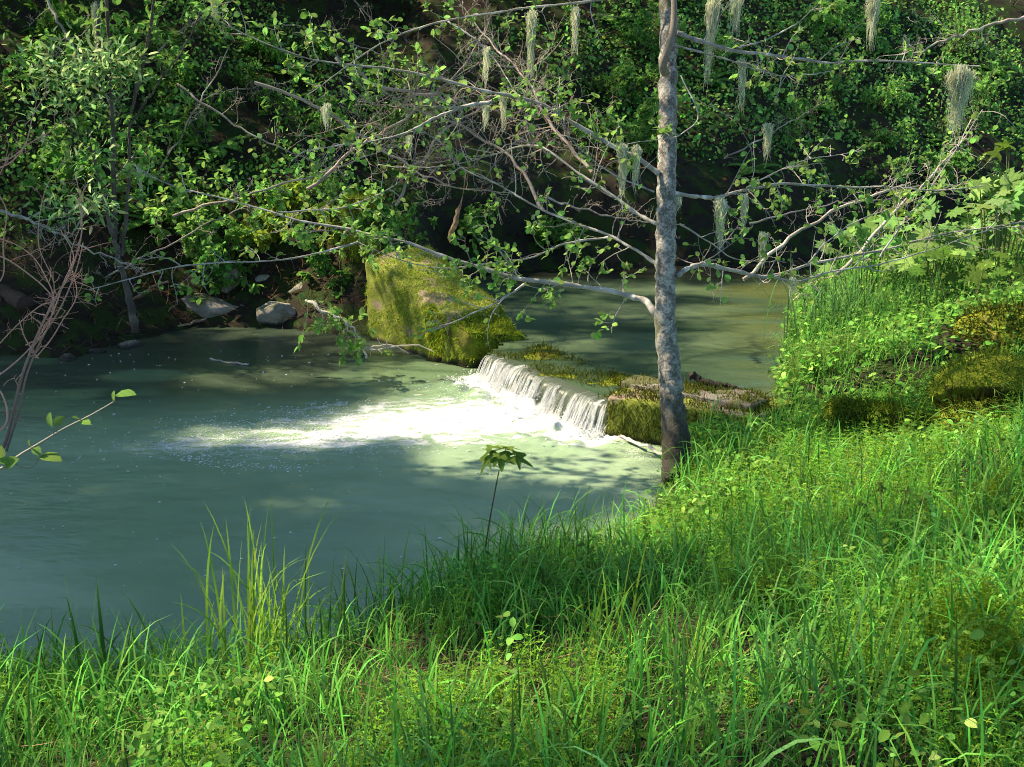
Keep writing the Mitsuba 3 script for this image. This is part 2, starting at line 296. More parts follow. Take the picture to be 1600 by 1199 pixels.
# ------------------------------------------------------------------ water
rng = np.random.default_rng(100)
lower_poly = shapely.Polygon([(-30, -2), (-30, 24), (-2.6, 16.2), (-1.45, 14.5), (-0.1, 12.75), tuple(L0 - ND * 0.03), tuple(L1 - ND * 0.03), (1.2, 10.4), (2.45, 9.5), (2.6, 8.6), (2.5, 4), (0, 2)])
upper_poly = shapely.Polygon([(-2.6, 16.4), (-1.4, 14.5), (-0.1, 12.7), tuple(L0 + ND * 0.01), tuple(L1 + ND * 0.01), (1.25, 10.45), (2.45, 9.6), (4, 9.4), (30, 18), (60, 40), (30, 40), (-2, 22)])
def zlow(x, y):
    o = np.zeros_like(x); p = np.stack([x, y, o], -1)
    s = (x - L0[0]) * TD[0] + (y - L0[1]) * TD[1]; q = (x - L0[0]) * ND[0] + (y - L0[1]) * ND[1]
    boil = np.exp(-((q - 0.35) / 0.5)**2) * sst(-0.4, 0.2, s) * sst(LIPLEN + 0.4, LIPLEN - 0.2, s)
    plume = np.exp(-((x + 0.9) / 1.7)**2 - ((y - 10.3) / 0.8)**2)
    ch = meshkit.fbm(p * np.array([5, 7, 1]), 4, 9) - 0.42
    return 0.010 * (meshkit.fbm(p * np.array([1.2, 2.6, 1]), 3, 2) - 0.5) + boil * (0.02 + 0.21 * ch) + plume * 0.05 * ch
scene['pool_water'] = mikit.ply(grid(np.arange(-9, 3, 0.035), np.arange(3, 15, 0.035), zlow, lambda x, y: shapely.contains_xy(lower_poly, x, y)), 'pool_surface', smooth=True)
tag('pool_water', 'milky green plunge pool below the weir', 'water', kind='structure')
def zup(x, y):
    p = np.stack([x, y, x * 0], -1)
    return ZU + 0.006 * (meshkit.fbm(p * np.array([1.2, 3, 1]), 3, 12) - 0.5)
scene['upper_water'] = mikit.ply(grid(np.arange(-2.5, 14, 0.06), np.arange(9.3, 25, 0.06), zup, lambda x, y: shapely.contains_xy(upper_poly, x, y)), 'upper_surface', smooth=True)
tag('upper_water', 'still dim upper pool held back by the weir', 'water', kind='structure')
# the falling sheet
ns, nt = 260, 15
S, Tt = np.meshgrid(np.linspace(0, 1, ns), np.linspace(0, 1, nt))
lipz = 0.018 * (meshkit.fbm(np.stack([S * 9, S * 0, S * 0], -1), 3, 1) - 0.5)
out = -0.10 * (1 - sst(0, 0.22, Tt)) + 0.03 + 0.24 * Tt**0.8 * (0.75 + 0.5 * meshkit.fbm(np.stack([S * 11, S * 0, S * 0], -1), 3, 4)) + 0.05 * (meshkit.fbm(np.stack([S * 42, Tt * 1.5, S * 0], -1), 3, 8) - 0.5) * sst(0.1, 0.5, Tt)
edge = sst(0, .03, S) * (.55 + .45 * sst(1.0, .86, S)); out = -0.12 + (out + 0.12) * edge
zz = (ZU + 0.006 + lipz - .03 * sst(.9, 1, S)) * (1 - sst(0.12, 1.0, Tt)**0.75 * 1.05) - 0.01 * Tt
xy = L0 + S[..., None] * (L1 - L0) + out[..., None] * ND
V = np.dstack([xy, zz]).reshape(-1, 3); i, j = np.meshgrid(np.arange(nt - 1), np.arange(ns - 1), indexing='ij'); a = (i * ns + j).ravel()
scene['waterfall'] = mikit.ply((V, np.stack([a, a + ns, a + ns + 1, a + 1], 1)), 'fall_water', smooth=True)
tag('waterfall', 'white sheet of water spilling over the low weir', 'waterfall', kind='structure')
sb = MB()
S0 = rng.uniform(.02, .975, 900); S0 = S0[rng.random(900) < 2.2 * np.clip(meshkit.fbm(np.column_stack([S0 * 16, S0 * 0, S0 * 0]), 3, 77) - .28, 0, 1)]
for s0 in S0:
    o = rng.uniform(.8, 1.15); t0 = rng.uniform(0, .5); tt = np.linspace(t0, rng.uniform(.75, 1), 9); ds_ = rng.normal(0, .006); r_ = rng.uniform(.0012, .0036)
    q3 = np.column_stack([L0 + (s0 + ds_ * tt)[:, None] * (L1 - L0) + ((.055 + .25 * o * tt**.8) * (.6 + .4 * float(sst(1.0, .86, np.float64(s0)))))[:, None] * ND, (ZU + .012) * (1 - sst(.12, 1.0, tt)**.75 * 1.05)])
    tube(sb, q3, r_ * np.array([.3, .7, .9, 1, 1, 1.1, 1.2, 1.4, 1.5]), (1, 1, 1), 5)
k = sb.put('white_strand', 'foam_white', 'waterfall'); tag(k, kind='stuff')
# foam flecks, bubbles and splash drops
OCT = trimesh.creation.icosphere(subdivisions=0)
fm = MB()
def flecks(c, r, flat):
    N = len(c); V = OCT.vertices; sc = np.stack([r * rng.uniform(.7, 1.8, N), r * rng.uniform(.7, 1.4, N), r * flat], 1)
    fm.add((c[:, None] + V[None] * sc[:, None]).reshape(-1, 3), (OCT.faces[None] + (np.arange(N) * len(V))[:, None, None]).reshape(-1, 3), (1, 1, 1))
N = 4200; s = rng.uniform(-.03, 1.0, N); q = rng.exponential(.17, N) + .16                   # splash above the foot of the fall
c = np.column_stack([L0 + s[:, None] * (L1 - L0) + q[:, None] * ND, rng.exponential(.04, N)]); flecks(c, rng.uniform(.002, .007, N), 1.0)
N = 2600; x = rng.normal(-1.3, 1.1, N); y = 10.25 + .14 * (x + 1) + rng.normal(0, .42, N); ok = shapely.contains_xy(lower_poly, x, y)
c = np.column_stack([x, y, zlow(x, y) + .004])[ok]; flecks(c, rng.uniform(.003, .009, ok.sum()), .5)
for pts, n in (([(262, 692), (285, 710), (330, 722), (400, 728), (470, 732)], 220), ([(500, 630), (530, 645), (580, 652), (640, 650)], 130), ([(320, 655), (340, 662), (335, 672)], 30), ([(560, 628), (640, 636), (700, 625), (730, 600)], 140),
               ([(330, 700), (370, 682), (420, 690), (400, 705)], 90), ([(940, 690), (985, 705), (1010, 718)], 60), ([(440, 640), (470, 652), (520, 668)], 70)):
    w = spline([G(u, v) for u, v in pts], n); w[:, :2] += rng.normal(0, .07, (n, 2)); w[:, 2] = zlow(w[:, 0], w[:, 1]) + .003
    flecks(w, rng.uniform(.003, .009, n), .5)
N = 330; x = rng.uniform(-6.5, 1.2, N); y = rng.uniform(6, 13.6, N); ok = shapely.contains_xy(lower_poly, x, y)
c = np.column_stack([x, y, x * 0 + .006])[ok]; flecks(c, rng.uniform(.003, .010, ok.sum()), .6)
k = fm.put('foam', 'foam_white', smooth=False); tag(k, 'white foam flecks and splash drops below the fall', 'foam', kind='stuff')

# ------------------------------------------------------------------ weir
rng = np.random.default_rng(101)
def rough_prism(quad, z0, ztop, seg=0.07, amp=0.04, freq=4.0, seed=0, rnd=3):
    """a block with four footprint corners and a top height at each, roughened"""
    q = np.array(quad, float); zt = np.broadcast_to(ztop, (4,))
    V = np.vstack([np.column_stack([q, np.full(4, z0)]), np.column_stack([q, zt])])
    F = [[0, 2, 1], [0, 3, 2], [4, 5, 6], [4, 6, 7]] + [t for k in range(4) for t in ([k, (k + 1) % 4, (k + 1) % 4 + 4], [k, (k + 1) % 4 + 4, k + 4])]
    m = trimesh.Trimesh(V, F); m.fix_normals()
    v, f = trimesh.remesh.subdivide_to_size(m.vertices, m.faces, seg, max_iter=12)
    m = trimesh.Trimesh(v, f); m.merge_vertices()
    if rnd: trimesh.smoothing.filter_laplacian(m, 0.5, rnd)
    n = m.vertex_normals; p = np.array(m.vertices)
    m.vertices = p + n * ((meshkit.fbm(p * freq, 4, seed) - 0.5) * 2 * amp)[:, None]
    return m
def fuzz(mb, mesh, n, L, w, col, down=0.4, keep=None):
    """short moss shoots over a mesh"""
    pts, fi = trimesh.sample.sample_surface(mesh, n, seed=int(rng.integers(1 << 30)))[:2]; nn = mesh.face_normals[fi]
    if keep is not None:
        o = keep(pts, nn); pts, nn = pts[o], nn[o]
    n = len(pts); d = nrm(nn + rng.normal(0, .45, (n, 3)) + np.array([0, 0, -down]) * (1 - np.clip(nn[:, 2:], 0, 1)))
    LL = rng.gamma(4, .25, n) * L; sd = nrm(np.cross(d, rng.normal(size=(n, 3)))) * (w * .5)
    mid = pts + d * (LL * .55)[:, None]; tip = pts + d * LL[:, None] + np.array([0, 0, -1.0]) * (LL * .35 * (1 - nn[:, 2]))[:, None]
    V = np.stack([pts - sd * .6, pts + sd * .6, mid + sd, mid - sd, tip], 1)
    F = (np.array([[0, 1, 2], [0, 2, 3], [3, 2, 4]])[None] + (np.arange(n) * 5)[:, None, None]).reshape(-1, 3)
    mb.add(V.reshape(-1, 3), F, np.repeat(jit(col, n, .35, .12), 5, 0))
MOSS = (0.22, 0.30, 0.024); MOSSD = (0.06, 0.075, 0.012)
weir = thing('weir', 'low mossy concrete weir crossing the creek beside the waterfall', 'weir')
A, B, M_, N_ = (G(*p)[:2] for p in ((574, 531), (700, 572), (674, 566), (733, 580)))
parts = {}
parts['wall'] = rough_prism([A, B, B + (.62, .35), A + (.75, .95)], -.4, [1.08, .62, .65, 1.12], amp=.06, seed=3, rnd=3)
parts['end_block'] = rough_prism([M_ + (-.06, -.05), N_, (.16, 12.78), M_ + (.72, .36)], -.4, [.68, .43, .33, .70], amp=.07, seed=5, rnd=4)
parts['pillar'] = rough_prism([P(535, 335, 15.2)[:2], P(592, 335, 15.0)[:2], P(592, 335, 15.5)[:2], P(540, 335, 15.7)[:2]], .2, 1.72, amp=.05, seed=8)
parts['sill'] = rough_prism([L0 + ND * .02, L1 + ND * .02, L1 + (.5, .55), L0 + (.62, .42)], -.4, [.262, .265, .285, .285], seg=.045, amp=.05, freq=3.4, seed=9, rnd=1)
F1, F2, F3, F4 = (.88, 9.86), (2.15, 9.15), (2.6, 9.6), (1.25, 10.6)
parts['side_block'] = rough_prism([F1, F2, F3, F4], -.4, [.39, .40, .41, .40], amp=.04, seed=12)
parts['cap'] = rough_prism([(1.04, 10.18), (2.1, 9.27), (2.36, 9.60), (1.2, 10.50)], .34, [.425, .445, .44, .42], seg=.04, amp=.05, freq=4.5, seed=15, rnd=4)
for nme, m in parts.items():
    key = numbered(weir + '__' + nme)
    scene[key] = mikit.ply(m, 'cap_concrete' if nme == 'cap' else 'moss_skin' if nme in ('end_block', 'sill', 'pillar') else 'concrete', smooth=True)
labels['weir__cap'] = {'label': 'bare pinkish concrete top of the right side block'}
mo = MB()
def patchy(lo, zmin, sc=3.0):
    return lambda p, n: (meshkit.fbm(p * sc, 3, 21) + .18 * n[:, 2] > lo) & (p[:, 2] > zmin)
fuzz(mo, parts['wall'], 24000, .035, .007, MOSS, keep=patchy(.42, .1))
fuzz(mo, parts['end_block'], 26000, .035, .007, MOSS, keep=lambda p, n: (meshkit.fbm(p * 3.0, 3, 21) + .34 * n[:, 2] > .48) & (p[:, 2] > .1))
fuzz(mo, parts['pillar'], 5000, .05, .009, MOSS, keep=patchy(.45, .9))
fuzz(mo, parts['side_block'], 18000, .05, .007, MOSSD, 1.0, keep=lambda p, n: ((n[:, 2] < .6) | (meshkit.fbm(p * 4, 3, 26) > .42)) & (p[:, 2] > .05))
fuzz(mo, parts['sill'], 16000, .05, .008, (.075, .095, .012), keep=lambda p, n: p[:, 2] > .265)
fuzz(mo, parts['cap'], 5000, .04, .007, (.10, .12, .014), keep=lambda p, n: meshkit.fbm(p * 3.3, 3, 25) - .12 * sst(1.6, 2.2, p[:, 0]) < .44)
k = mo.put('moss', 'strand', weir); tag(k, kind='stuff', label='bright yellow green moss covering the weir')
# ------------------------------------------------------------------ stones, logs, sticks
rng = np.random.default_rng(102)
def boulder(name, pos, size, seed, label, cat='rock', bsdf='stone', mosscol=None, rz=0.0, group=None, flat=0.9):
    m = trimesh.creation.icosphere(subdivisions=4); d = np.array(m.vertices)
    r = np.random.default_rng(seed); pl = nrm(r.normal(size=(13, 3))); off = r.uniform(.62, .95, 13)
    dist = np.min(np.where(d @ pl.T > 1e-3, off / np.maximum(d @ pl.T, 1e-3), 9), 1)
    rad = np.minimum(dist, 1.0) * (1 + .16 * (meshkit.fbm(d * 2.5 + seed, 4, seed) - .5))
    v = d * rad[:, None] * np.array(size); c, s_ = math.cos(rz), math.sin(rz)
    v = v @ np.array([[c, s_, 0], [-s_, c, 0], [0, 0, 1]]) + np.array(pos)
    t = thing(name, label, cat, group); mm = trimesh.Trimesh(v, m.faces)
    scene[t + '__body'] = mikit.ply(mm, bsdf, smooth=28)
    if mosscol is not None:
        b = MB(); fuzz(b, mm, int(7000 * size[0]), .07, .009, mosscol, .2, keep=lambda p, n: n[:, 2] > -.1); kk = b.put('moss', 'strand', t); tag(kk, kind='stuff')
    return t
def on(u, v, z): return G(u, v, z)
boulder('boulder', on(432, 492, .15), (.28, .24, .25), 4, 'pale sunlit boulder at the far water line, under the hanging leaves')
boulder('boulder', on(383, 490, .12), (.15, .14, .15), 8, 'small round grey stone between the pale boulder and the large flat rock')
boulder('boulder', on(325, 480, .2), (.52, .34, .20), 11, 'large flat grey rock lying at the far water line')
boulder('boulder', on(288, 478, .2), (.16, .2, .22), 19, 'mossy brown rock at the left end of the large flat rock', mosscol=MOSSD)
boulder('boulder', on(349, 448, .5) + (0, .3, 0), (.24, .2, .36), 15, 'tall upright grey stone standing behind the large flat rock')
boulder('boulder', on(470, 478, .25) + (0, .4, 0), (.4, .3, .3), 23, 'dark shaded rock behind the pale boulder')
boulder('boulder', on(405, 462, .35) + (0, .35, 0), (.3, .25, .25), 27, 'dim brown rock wedged above the small round stone')
for k_, (u, v, sx) in enumerate(((150, 550, .12), (205, 541, .18), (105, 560, .14), (505, 512, .2), (545, 522, .14))):
    boulder('wet_stone', on(u, v, .0), (sx * 1.3, sx * .8, sx * .38), 40 + k_, ('second', 'third', 'leftmost', 'fourth', 'rightmost')[k_] + ' of the small wet stones along the far water line, counted from the left', 'rock', group='wet stones along the far water line', rz=k_)
boulder('mossy_boulder', np.append(P(1550, 590, 9.0)[:2], .84), (.52, .40, .30), 31, 'large boulder cushioned in dark golden green moss on the right bank', bsdf='moss_skin', mosscol=(.12, .18, .022))
boulder('mossy_boulder', np.append(P(1560, 655, 8.7)[:2], .62), (.45, .3, .22), 33, 'shaded mossy boulder below the large mossy cushion on the right bank', bsdf='moss_skin', mosscol=MOSSD)
boulder('mossy_boulder', np.append(P(1590, 535, 10.2)[:2], 1.0), (.6, .4, .25), 36, 'dim mossy mound above the large mossy cushion at the right edge', bsdf='moss_skin', mosscol=MOSSD)

def stick(name, pts, r0, r1, col, label, cat='stick', n=14, wob=.008, knots=True, sides=7, bsdf='wood', group=None):
    p = spline(pts, n); p[1:-1] += rng.normal(0, wob, (n - 2, 3)); t = thing(name, label, cat, group); mb = MB()
    r = np.linspace(r0, r1, n) * (1 + .18 * rng.normal(size=n) * knots)
    tube(mb, p, r, np.clip(np.asarray(col)[None] * np.exp(rng.normal(0, .2, (n, 1))), 0, .8), sides); mb.put('shaft', bsdf, t); return t, p
# mossy log beside the mossy boulder
lp = [np.append(P(u, v, d)[:2], z) for u, v, d, z in ((1298, 628, 9.1, .62), (1350, 632, 9.0, .63), (1410, 645, 8.9, .64))]
p = spline(lp, 26); mb = MB(); tube(mb, p, .085 * (1 + .25 * (meshkit.fbm(p * 6, 3, 2) - .5)), (1, 1, 1), 14)
t = thing('mossy_log', 'short moss covered log lying in the right bank grass', 'log'); v, f, c = mb.arr(); lm = trimesh.Trimesh(v, f)
scene[t + '__body'] = mikit.ply(lm, 'moss_skin', smooth=True); b = MB(); fuzz(b, lm, 5000, .05, .007, (.12, .18, .02), .3); tag(b.put('moss', 'strand', t), kind='stuff')
stick('broken_stick', [P(1078, 584, 10.75), P(1100, 596, 10.7), P(1128, 606, 10.65)], .035, .03, (.03, .024, .018), 'thick dark broken stick lying on the concrete cap')
stick('broken_stick', [P(1132, 601, 10.5), P(1160, 612, 10.45)], .022, .018, (.028, .022, .017), 'short dark stub of wood beside the thick broken stick')
stick('pale_stick', [G(968, 682, .02), G(1000, 695, .05), G(1042, 714, .06)], .018, .014, (.5, .46, .4), 'pale peeled stick floating at the foot of the weir')
stick('floating_stick', [G(328, 560, .01), G(360, 566, .012), G(388, 570, .012)], .008, .014, (.28, .26, .22), 'thin stick floating on the dark water near the far bank')
stick('driftwood', [G(275, 512, .04), G(310, 502, .08), G(360, 488, .1)], .022, .016, (.22, .17, .12), 'grey driftwood branch along the foot of the flat rock')
stick('driftwood', [G(205, 470, .6), G(240, 448, .8), G(262, 440, .95)], .018, .012, (.2, .13, .09), 'brown dead branch on the litter slope by the left shrub')
stick('fallen_log', [P(-60, 442, 14.6), P(0, 456, 14.4), P(42, 478, 14.0)], .13, .10, (.05, .032, .022), 'thick dark brown log end at the left edge of the far bank', 'log', sides=12)
for k_, (a_, b_, c_) in enumerate((((1215, 575), (1245, 555), (1262, 552)), ((1240, 470), (1262, 445), (1310, 430)), ((1220, 590), (1250, 580), (1275, 572)), ((1050, 800), (1075, 808), (1105, 800)), ((1180, 810), (1215, 800), (1228, 802)))):
    dd = (11.4, 12.5, 11.0, 8.2, 8.0)[k_]
    stick('dry_stalk', [P(*q_, dd) for q_ in (a_, b_, c_)], .009, .005, (.38, .27, .18), ('pale dead stem sticking out of the right bank above the weir', 'long pale dead stem leaning over the upper pool edge', 'pale dead stem just above the concrete cap end', 'reddish dead stem on the bank beside the alder foot', 'dead stem lying in the sunlit grass right of the alder foot')[k_], 'dead stalk')

# ------------------------------------------------------------------ trees and shrubs: twigs with leaves
rng = np.random.default_rng(103)
GREENS = dict(alder=(.22, .40, .09), willow=(.32, .50, .20), dark=(.035, .075, .016), mid=(.14, .31, .06), yellow=(.26, .36, .05), bank=(.17, .36, .08))
def sprout(mb, lf, path, rad, n, L, col, leafcol=None, tmpl=OVATE, lsize=.055, leafn=4, t0=.15, t1=1.0, depth=1, spread=.9, wob=.18, up=.15, rmin=.0016, grav=0.0):
    """n twigs along a path, with sub-twigs, and leaves towards their ends"""
    path = np.asarray(path); m = len(path)
    for _ in range(n):
        t = rng.uniform(t0, t1); i = min(int(t * (m - 1)), m - 2); p = path[i] + (path[i + 1] - path[i]) * (t * (m - 1) - i)
        d = nrm(path[i + 1] - path[i]); a = nrm(np.cross(d, rng.normal(size=3)) * spread + d * rng.uniform(.2, .8) + (0, 0, up))
        l = L * rng.uniform(.45, 1.3) * (1.1 - .5 * t); k = 6
        q = curlwalk(p, a, l, k, wob, grav); r = max(rmin, min(rad * .45, .004 + .003 * l))
        tube(mb, q, np.linspace(r, rmin * .8, k + 1), jit(col, 1, .2, .05), 4 if r < .006 else 5, cap=False)
        if depth > 1: sprout(mb, lf, q, r, rng.integers(2, 5), l * .5, col, leafcol, tmpl, lsize, leafn, .2, 1, depth - 1, spread, wob, up, rmin, grav)
        if leafcol is not None and leafn:
            N = rng.poisson(leafn)
            if N:
                tt = np.clip(rng.beta(3, 1.3, N), 0, .999) * k; ii = tt.astype(int); pos = q[ii] + (q[ii + 1] - q[ii]) * (tt - ii)[:, None]
                dd = nrm(nrm(q[ii + 1] - q[ii]) * .6 + rng.normal(0, .6, (N, 3)) + (0, 0, -.12))
                leaves(lf, tmpl, pos, dd, upish(N, .55), lsize * rng.uniform(.55, 1.25, N), jit(leafcol, N, .25, .10))

# --- the alder
alder = thing('alder_tree', 'slender grey mottled alder trunk with long bare branches standing by the weir', 'tree')
TR = [(1061, 745), (1056, 690), (1050, 620), (1043, 545), (1039, 470), (1040, 400), (1041, 300), (1043, 200), (1044, 100), (1044, 0), (1046, -120)]
tp = [P(u, v, 8.85 + .0004 * max(0, 400 - v)) for u, v in TR]; tp += [tp[-1] + (.05, .1, 1.6), tp[-1] + (-.1, .2, 3.2), tp[-1] + (.1, .2, 4.8)]
tpx = spline(tp, 120); hh = np.linspace(0, 1, 120)
trad = np.interp(tpx[:, 2], [0, .35, .8, 1.5, 2.5, 4, 9.5], [.165, .122, .094, .083, .077, .071, .02])
mb = MB(); a_ = np.arange(120)
tube(mb, tpx + .006 * rng.normal(size=(120, 3)), trad, (1, 1, 1), 16); k = mb.put('trunk', 'bark', alder)
ROOTN = MB()
for az_ in (-.8, .3, 1.3):
    q = curlwalk(tpx[3], (math.cos(az_), math.sin(az_), -.9), .5, 7, .08, -.06); tube(ROOTN, q, np.linspace(.075, .02, 8), (1, 1, 1), 8)
ROOTN.put('root', 'bark', alder)
BARKC = (.31, .30, .275)
branches = [  # pixels along the branch, distance at its two ends, radius at its two ends (m), twigs, leaves per twig
    ([(1026, 492), (1008, 470), (985, 463), (940, 452), (850, 440), (800, 433), (740, 415), (690, 400), (640, 380), (590, 369), (540, 357), (470, 345), (430, 333), (350, 310), (267, 290), (203, 255)], 8.85, 9.6, .032, .005, 34, 5),
    ([(1030, 272), (1000, 250), (960, 230), (900, 195), (850, 165), (800, 150), (760, 143), (690, 125), (640, 113), (590, 106), (534, 100), (480, 92), (400, 62), (335, 30)], 8.85, 8.4, .026, .004, 30, 3),
    ([(1030, 352), (990, 330), (950, 300), (900, 268), (850, 232), (820, 228), (790, 236), (760, 245), (700, 258), (640, 262), (590, 258)], 8.9, 9.9, .018, .004, 26, .6),
    ([(1026, 412), (990, 390), (955, 369), (900, 350), (830, 320), (780, 290), (720, 262), (690, 225), (660, 205)], 8.9, 9.6, .018, .003, 20, .8),
    ([(950, 371), (905, 376), (870, 385), (830, 403), (760, 412), (690, 420), (620, 405), (560, 378)], 9.0, 9.4, .011, .004, 14, 3),
    ([(770, 158), (730, 166), (680, 184), (640, 205), (580, 222), (530, 228), (470, 238)], 8.6, 9.0, .019, .005, 16, 2.2),
    ([(1040, -60), (980, -10), (930, 0), (830, 12), (760, 22), (700, 32), (640, 48), (590, 72), (540, 105), (480, 150)], 8.9, 9.2, .016, .005, 18, 3),
    ([(700, 34), (740, 60), (765, 85), (785, 110), (800, 138)], 9.05, 8.8, .010, .004, 6, .5),
    ([(822, 443), (790, 465), (745, 487), (705, 505), (670, 515)], 8.95, 9.15, .012, .005, 6, 1.5),
    ([(560, 378), (500, 395), (430, 408), (350, 410), (270, 418), (190, 440), (140, 452)], 9.4, 9.2, .011, .004, 10, 3),
    ([(1058, 432), (1075, 419), (1100, 414), (1150, 424), (1200, 432), (1260, 415), (1330, 400), (1400, 386), (1480, 365), (1550, 355), (1640, 340)], 8.85, 10.4, .026, .007, 26, 1.2),
    ([(1055, 302), (1090, 308), (1120, 308), (1160, 298), (1220, 288), (1280, 290), (1330, 293), (1400, 293), (1470, 298), (1540, 290)], 8.85, 9.8, .021, .005, 20, 2),
    ([(1058, 52), (1100, 67), (1150, 80), (1200, 86), (1250, 93), (1300, 99), (1350, 95), (1430, 98), (1530, 104)], 8.85, 9.4, .024, .006, 14, 2),
    ([(1056, 72), (1120, 88), (1180, 108), (1220, 118), (1260, 117), (1300, 112)], 8.85, 9.1, .010, .004, 8, .8),
    ([(1150, 76), (1200, 62), (1250, 32), (1285, 0)], 8.95, 9.4, .009, .004, 4, 1.5),
    ([(1200, 431), (1245, 440), (1300, 425), (1380, 412), (1450, 392), (1540, 362), (1620, 350)], 9.2, 10.2, .011, .004, 12, 2),
    ([(1064, 118), (1090, 180), (1064, 210), (1015, 220), (980, 226)], 8.9, 8.6, .006, .003, 4, 2),
    ([(1375, 402), (1410, 350), (1450, 300), (1490, 240), (1535, 172)], 9.7, 10.2, .011, .004, 12, 1),
    ([(1260, 415), (1290, 380), (1340, 345), (1410, 320), (1500, 285)], 9.4, 9.9, .009, .004, 12, 2),
    ([(1160, 298), (1200, 275), (1260, 250), (1350, 236)], 9.0, 9.6, .010, .003, 10, 2),
    ([(1062, 350), (1110, 380), (1150, 405), (1210, 410)], 8.9, 9.3, .009, .003, 6, 1),
    ([(1022, 300), (950, 268), (890, 215), (870, 150), (890, 110)], 8.8, 8.4, .008, .003, 12, 1),
    ([(430, 333), (470, 330), (530, 325), (600, 300), (640, 270)], 9.4, 9.9, .010, .004, 16, 2.5),
]
BR = []
for pix, d0, d1, r0, r1, ntw, lfn in branches:
    n = 10 + 4 * len(pix); w = spline([P(u, v, d0 + (d1 - d0) * i / (len(pix) - 1)) for i, (u, v) in enumerate(pix)], n)
    wob = rng.normal(0, 1, (n, 3)); wob = (wob + np.roll(wob, 1, 0) + np.roll(wob, -1, 0)) / 3; wob[0] = 0; w = w + wob * .0045
    rr = .86 * (r0 + (r1 - r0) * np.linspace(0, 1, n)**.75); rr = rr * (1 + .14 * rng.normal(size=n)); mb, lf = MB(), MB()
    tube(mb, w, rr, np.clip(np.array(BARKC) * np.exp(rng.normal(0, .3, (n, 1))), .05, .7), 8)
    sprout(mb, lf, w, r0, int(ntw * 1.25), .42, (.33, .30, .27), GREENS['alder'] if lfn else None, ROUND, .054, lfn, .12, 1, 2, wob=.15)
    kb = mb.put('branch', 'wood', alder); BR.append(w)
    if lf.n: lf.put('foliage', 'leaf', kb)
# the crossing stub on the upper trunk
w = spline([P(1052, -40, 8.75), P(1053, 30, 8.72), P(1046, 70, 8.72), P(1036, 100, 8.76), P(1040, 115, 8.84)], 20); mb = MB(); tube(mb, w, np.linspace(.022, .035, 20), (.2, .17, .13), 10); mb.put('branch', 'wood', alder)
rng = np.random.default_rng(204)
# hanging lichen
LICH = (.56, .60, .42)
def lichen(parent, top, length, width, n, col=LICH):
    n = int(n * 1.5); b = MB(); N = n; t = rng.beta(1.6, 1.6, N); base = np.array(top) + np.column_stack([(t - .5) * width * .9, rng.normal(0, .02, N), -np.abs(rng.normal(0, .14 * length, N)) - .5 * width * np.abs(t - .5)])
    pk = rng.uniform(.3, .7); L = length * np.clip(1.15 - 1.9 * np.abs(t - pk), .12, 1)**1.3 * rng.uniform(.35, 1.12, N); k = 5; V = []
    dx = rng.normal(0, .12 * width, N) - (t - pk) * width * .75; sw = rng.uniform(0, 6.28, N)
    for i in range(k + 1):
        f = i / k; c = base + np.column_stack([dx * f + .018 * np.sin(sw + 5 * f), .012 * np.cos(sw * 1.7 + 5 * f), -L * f]); ww = (.0035 * (1 - .8 * f))
        V += [c - (ww, 0, 0), c + (ww * .5, ww * .8, 0)]
    V = np.stack(V, 1); F = np.array([x for i in range(k) for x in ([2 * i, 2 * i + 1, 2 * i + 3], [2 * i, 2 * i + 3, 2 * i + 2])])
    b.add(V.reshape(-1, 3), (F[None] + (np.arange(N) * (2 * k + 2))[:, None, None]).reshape(-1, 3), np.repeat(jit(col, N, .25, .07), 2 * k + 2, 0))
    b.put('lichen', 'strand', parent)
for u, v, d, px, wd, n in ((1118, -8, 8.9, 112, .16, 170), (1150, -8, 9.0, 60, .16, 90), (832, 14, 8.9, 95, .10, 150), (900, 8, 8.9, 66, .07, 90), (972, 222, 8.7, 72, .10, 120), (995, 225, 8.7, 62, .08, 100), (1126, 306, 8.85, 74, .13, 150), (1163, 300, 8.9, 60, .06, 60), (1195, 360, 9.2, 60, .09, 80),
                          (1502, 98, 9.3, 95, .34, 260), (1365, -10, 9.2, 70, .14, 130), (1160, 90, 9.0, 75, .08, 70), (1200, 190, 9.1, 55, .1, 80), (760, 70, 8.9, 60, .05, 50), (785, 142, 8.7, 60, .05, 50), (760, 160, 8.7, 38, .06, 50), (1060, 305, 8.85, 25, .06, 40), (1240, 432, 9.3, 35, .06, 50), (510, 160, 8.8, 40, .08, 60), (640, 210, 8.8, 30, .05, 40), (333, -6, 8.9, 34, .05, 60)):
    lichen(alder, P(u, v, d), px / FOC * d, wd, n)

rng = np.random.default_rng(200)
# --- the multi-stemmed shrub on the left of the far bank
shrub = thing('willow_shrub', 'tall thin stemmed shrub with pale leaf tufts on the left far bank', 'shrub')
def stemset(root, stems, leafcol, tmpl, lsize, ntw, lfn, barkc, L=.5, rd=1.0, dep=2):
    for pix, d0, d1, r0, r1 in stems:
        n = 8 + 4 * len(pix); w = spline([P(u, v, d0 + (d1 - d0) * i / (len(pix) - 1)) for i, (u, v) in enumerate(pix)], n); w[1:] += rng.normal(0, .008, (n - 1, 3)); mb, lf = MB(), MB()
        tube(mb, w, np.linspace(r0, r1, n) * (1 + .1 * rng.normal(size=n)), np.clip(np.array(barkc) * np.exp(rng.normal(0, .25, (n, 1))), .01, .7), 8)
        sprout(mb, lf, w, r0, ntw, L, np.array(barkc) * .8, leafcol, tmpl, lsize, lfn, .3, 1, dep)
        kb = mb.put('stem', 'wood', root)
        if lf.n: lf.put('foliage', 'leaf', kb)
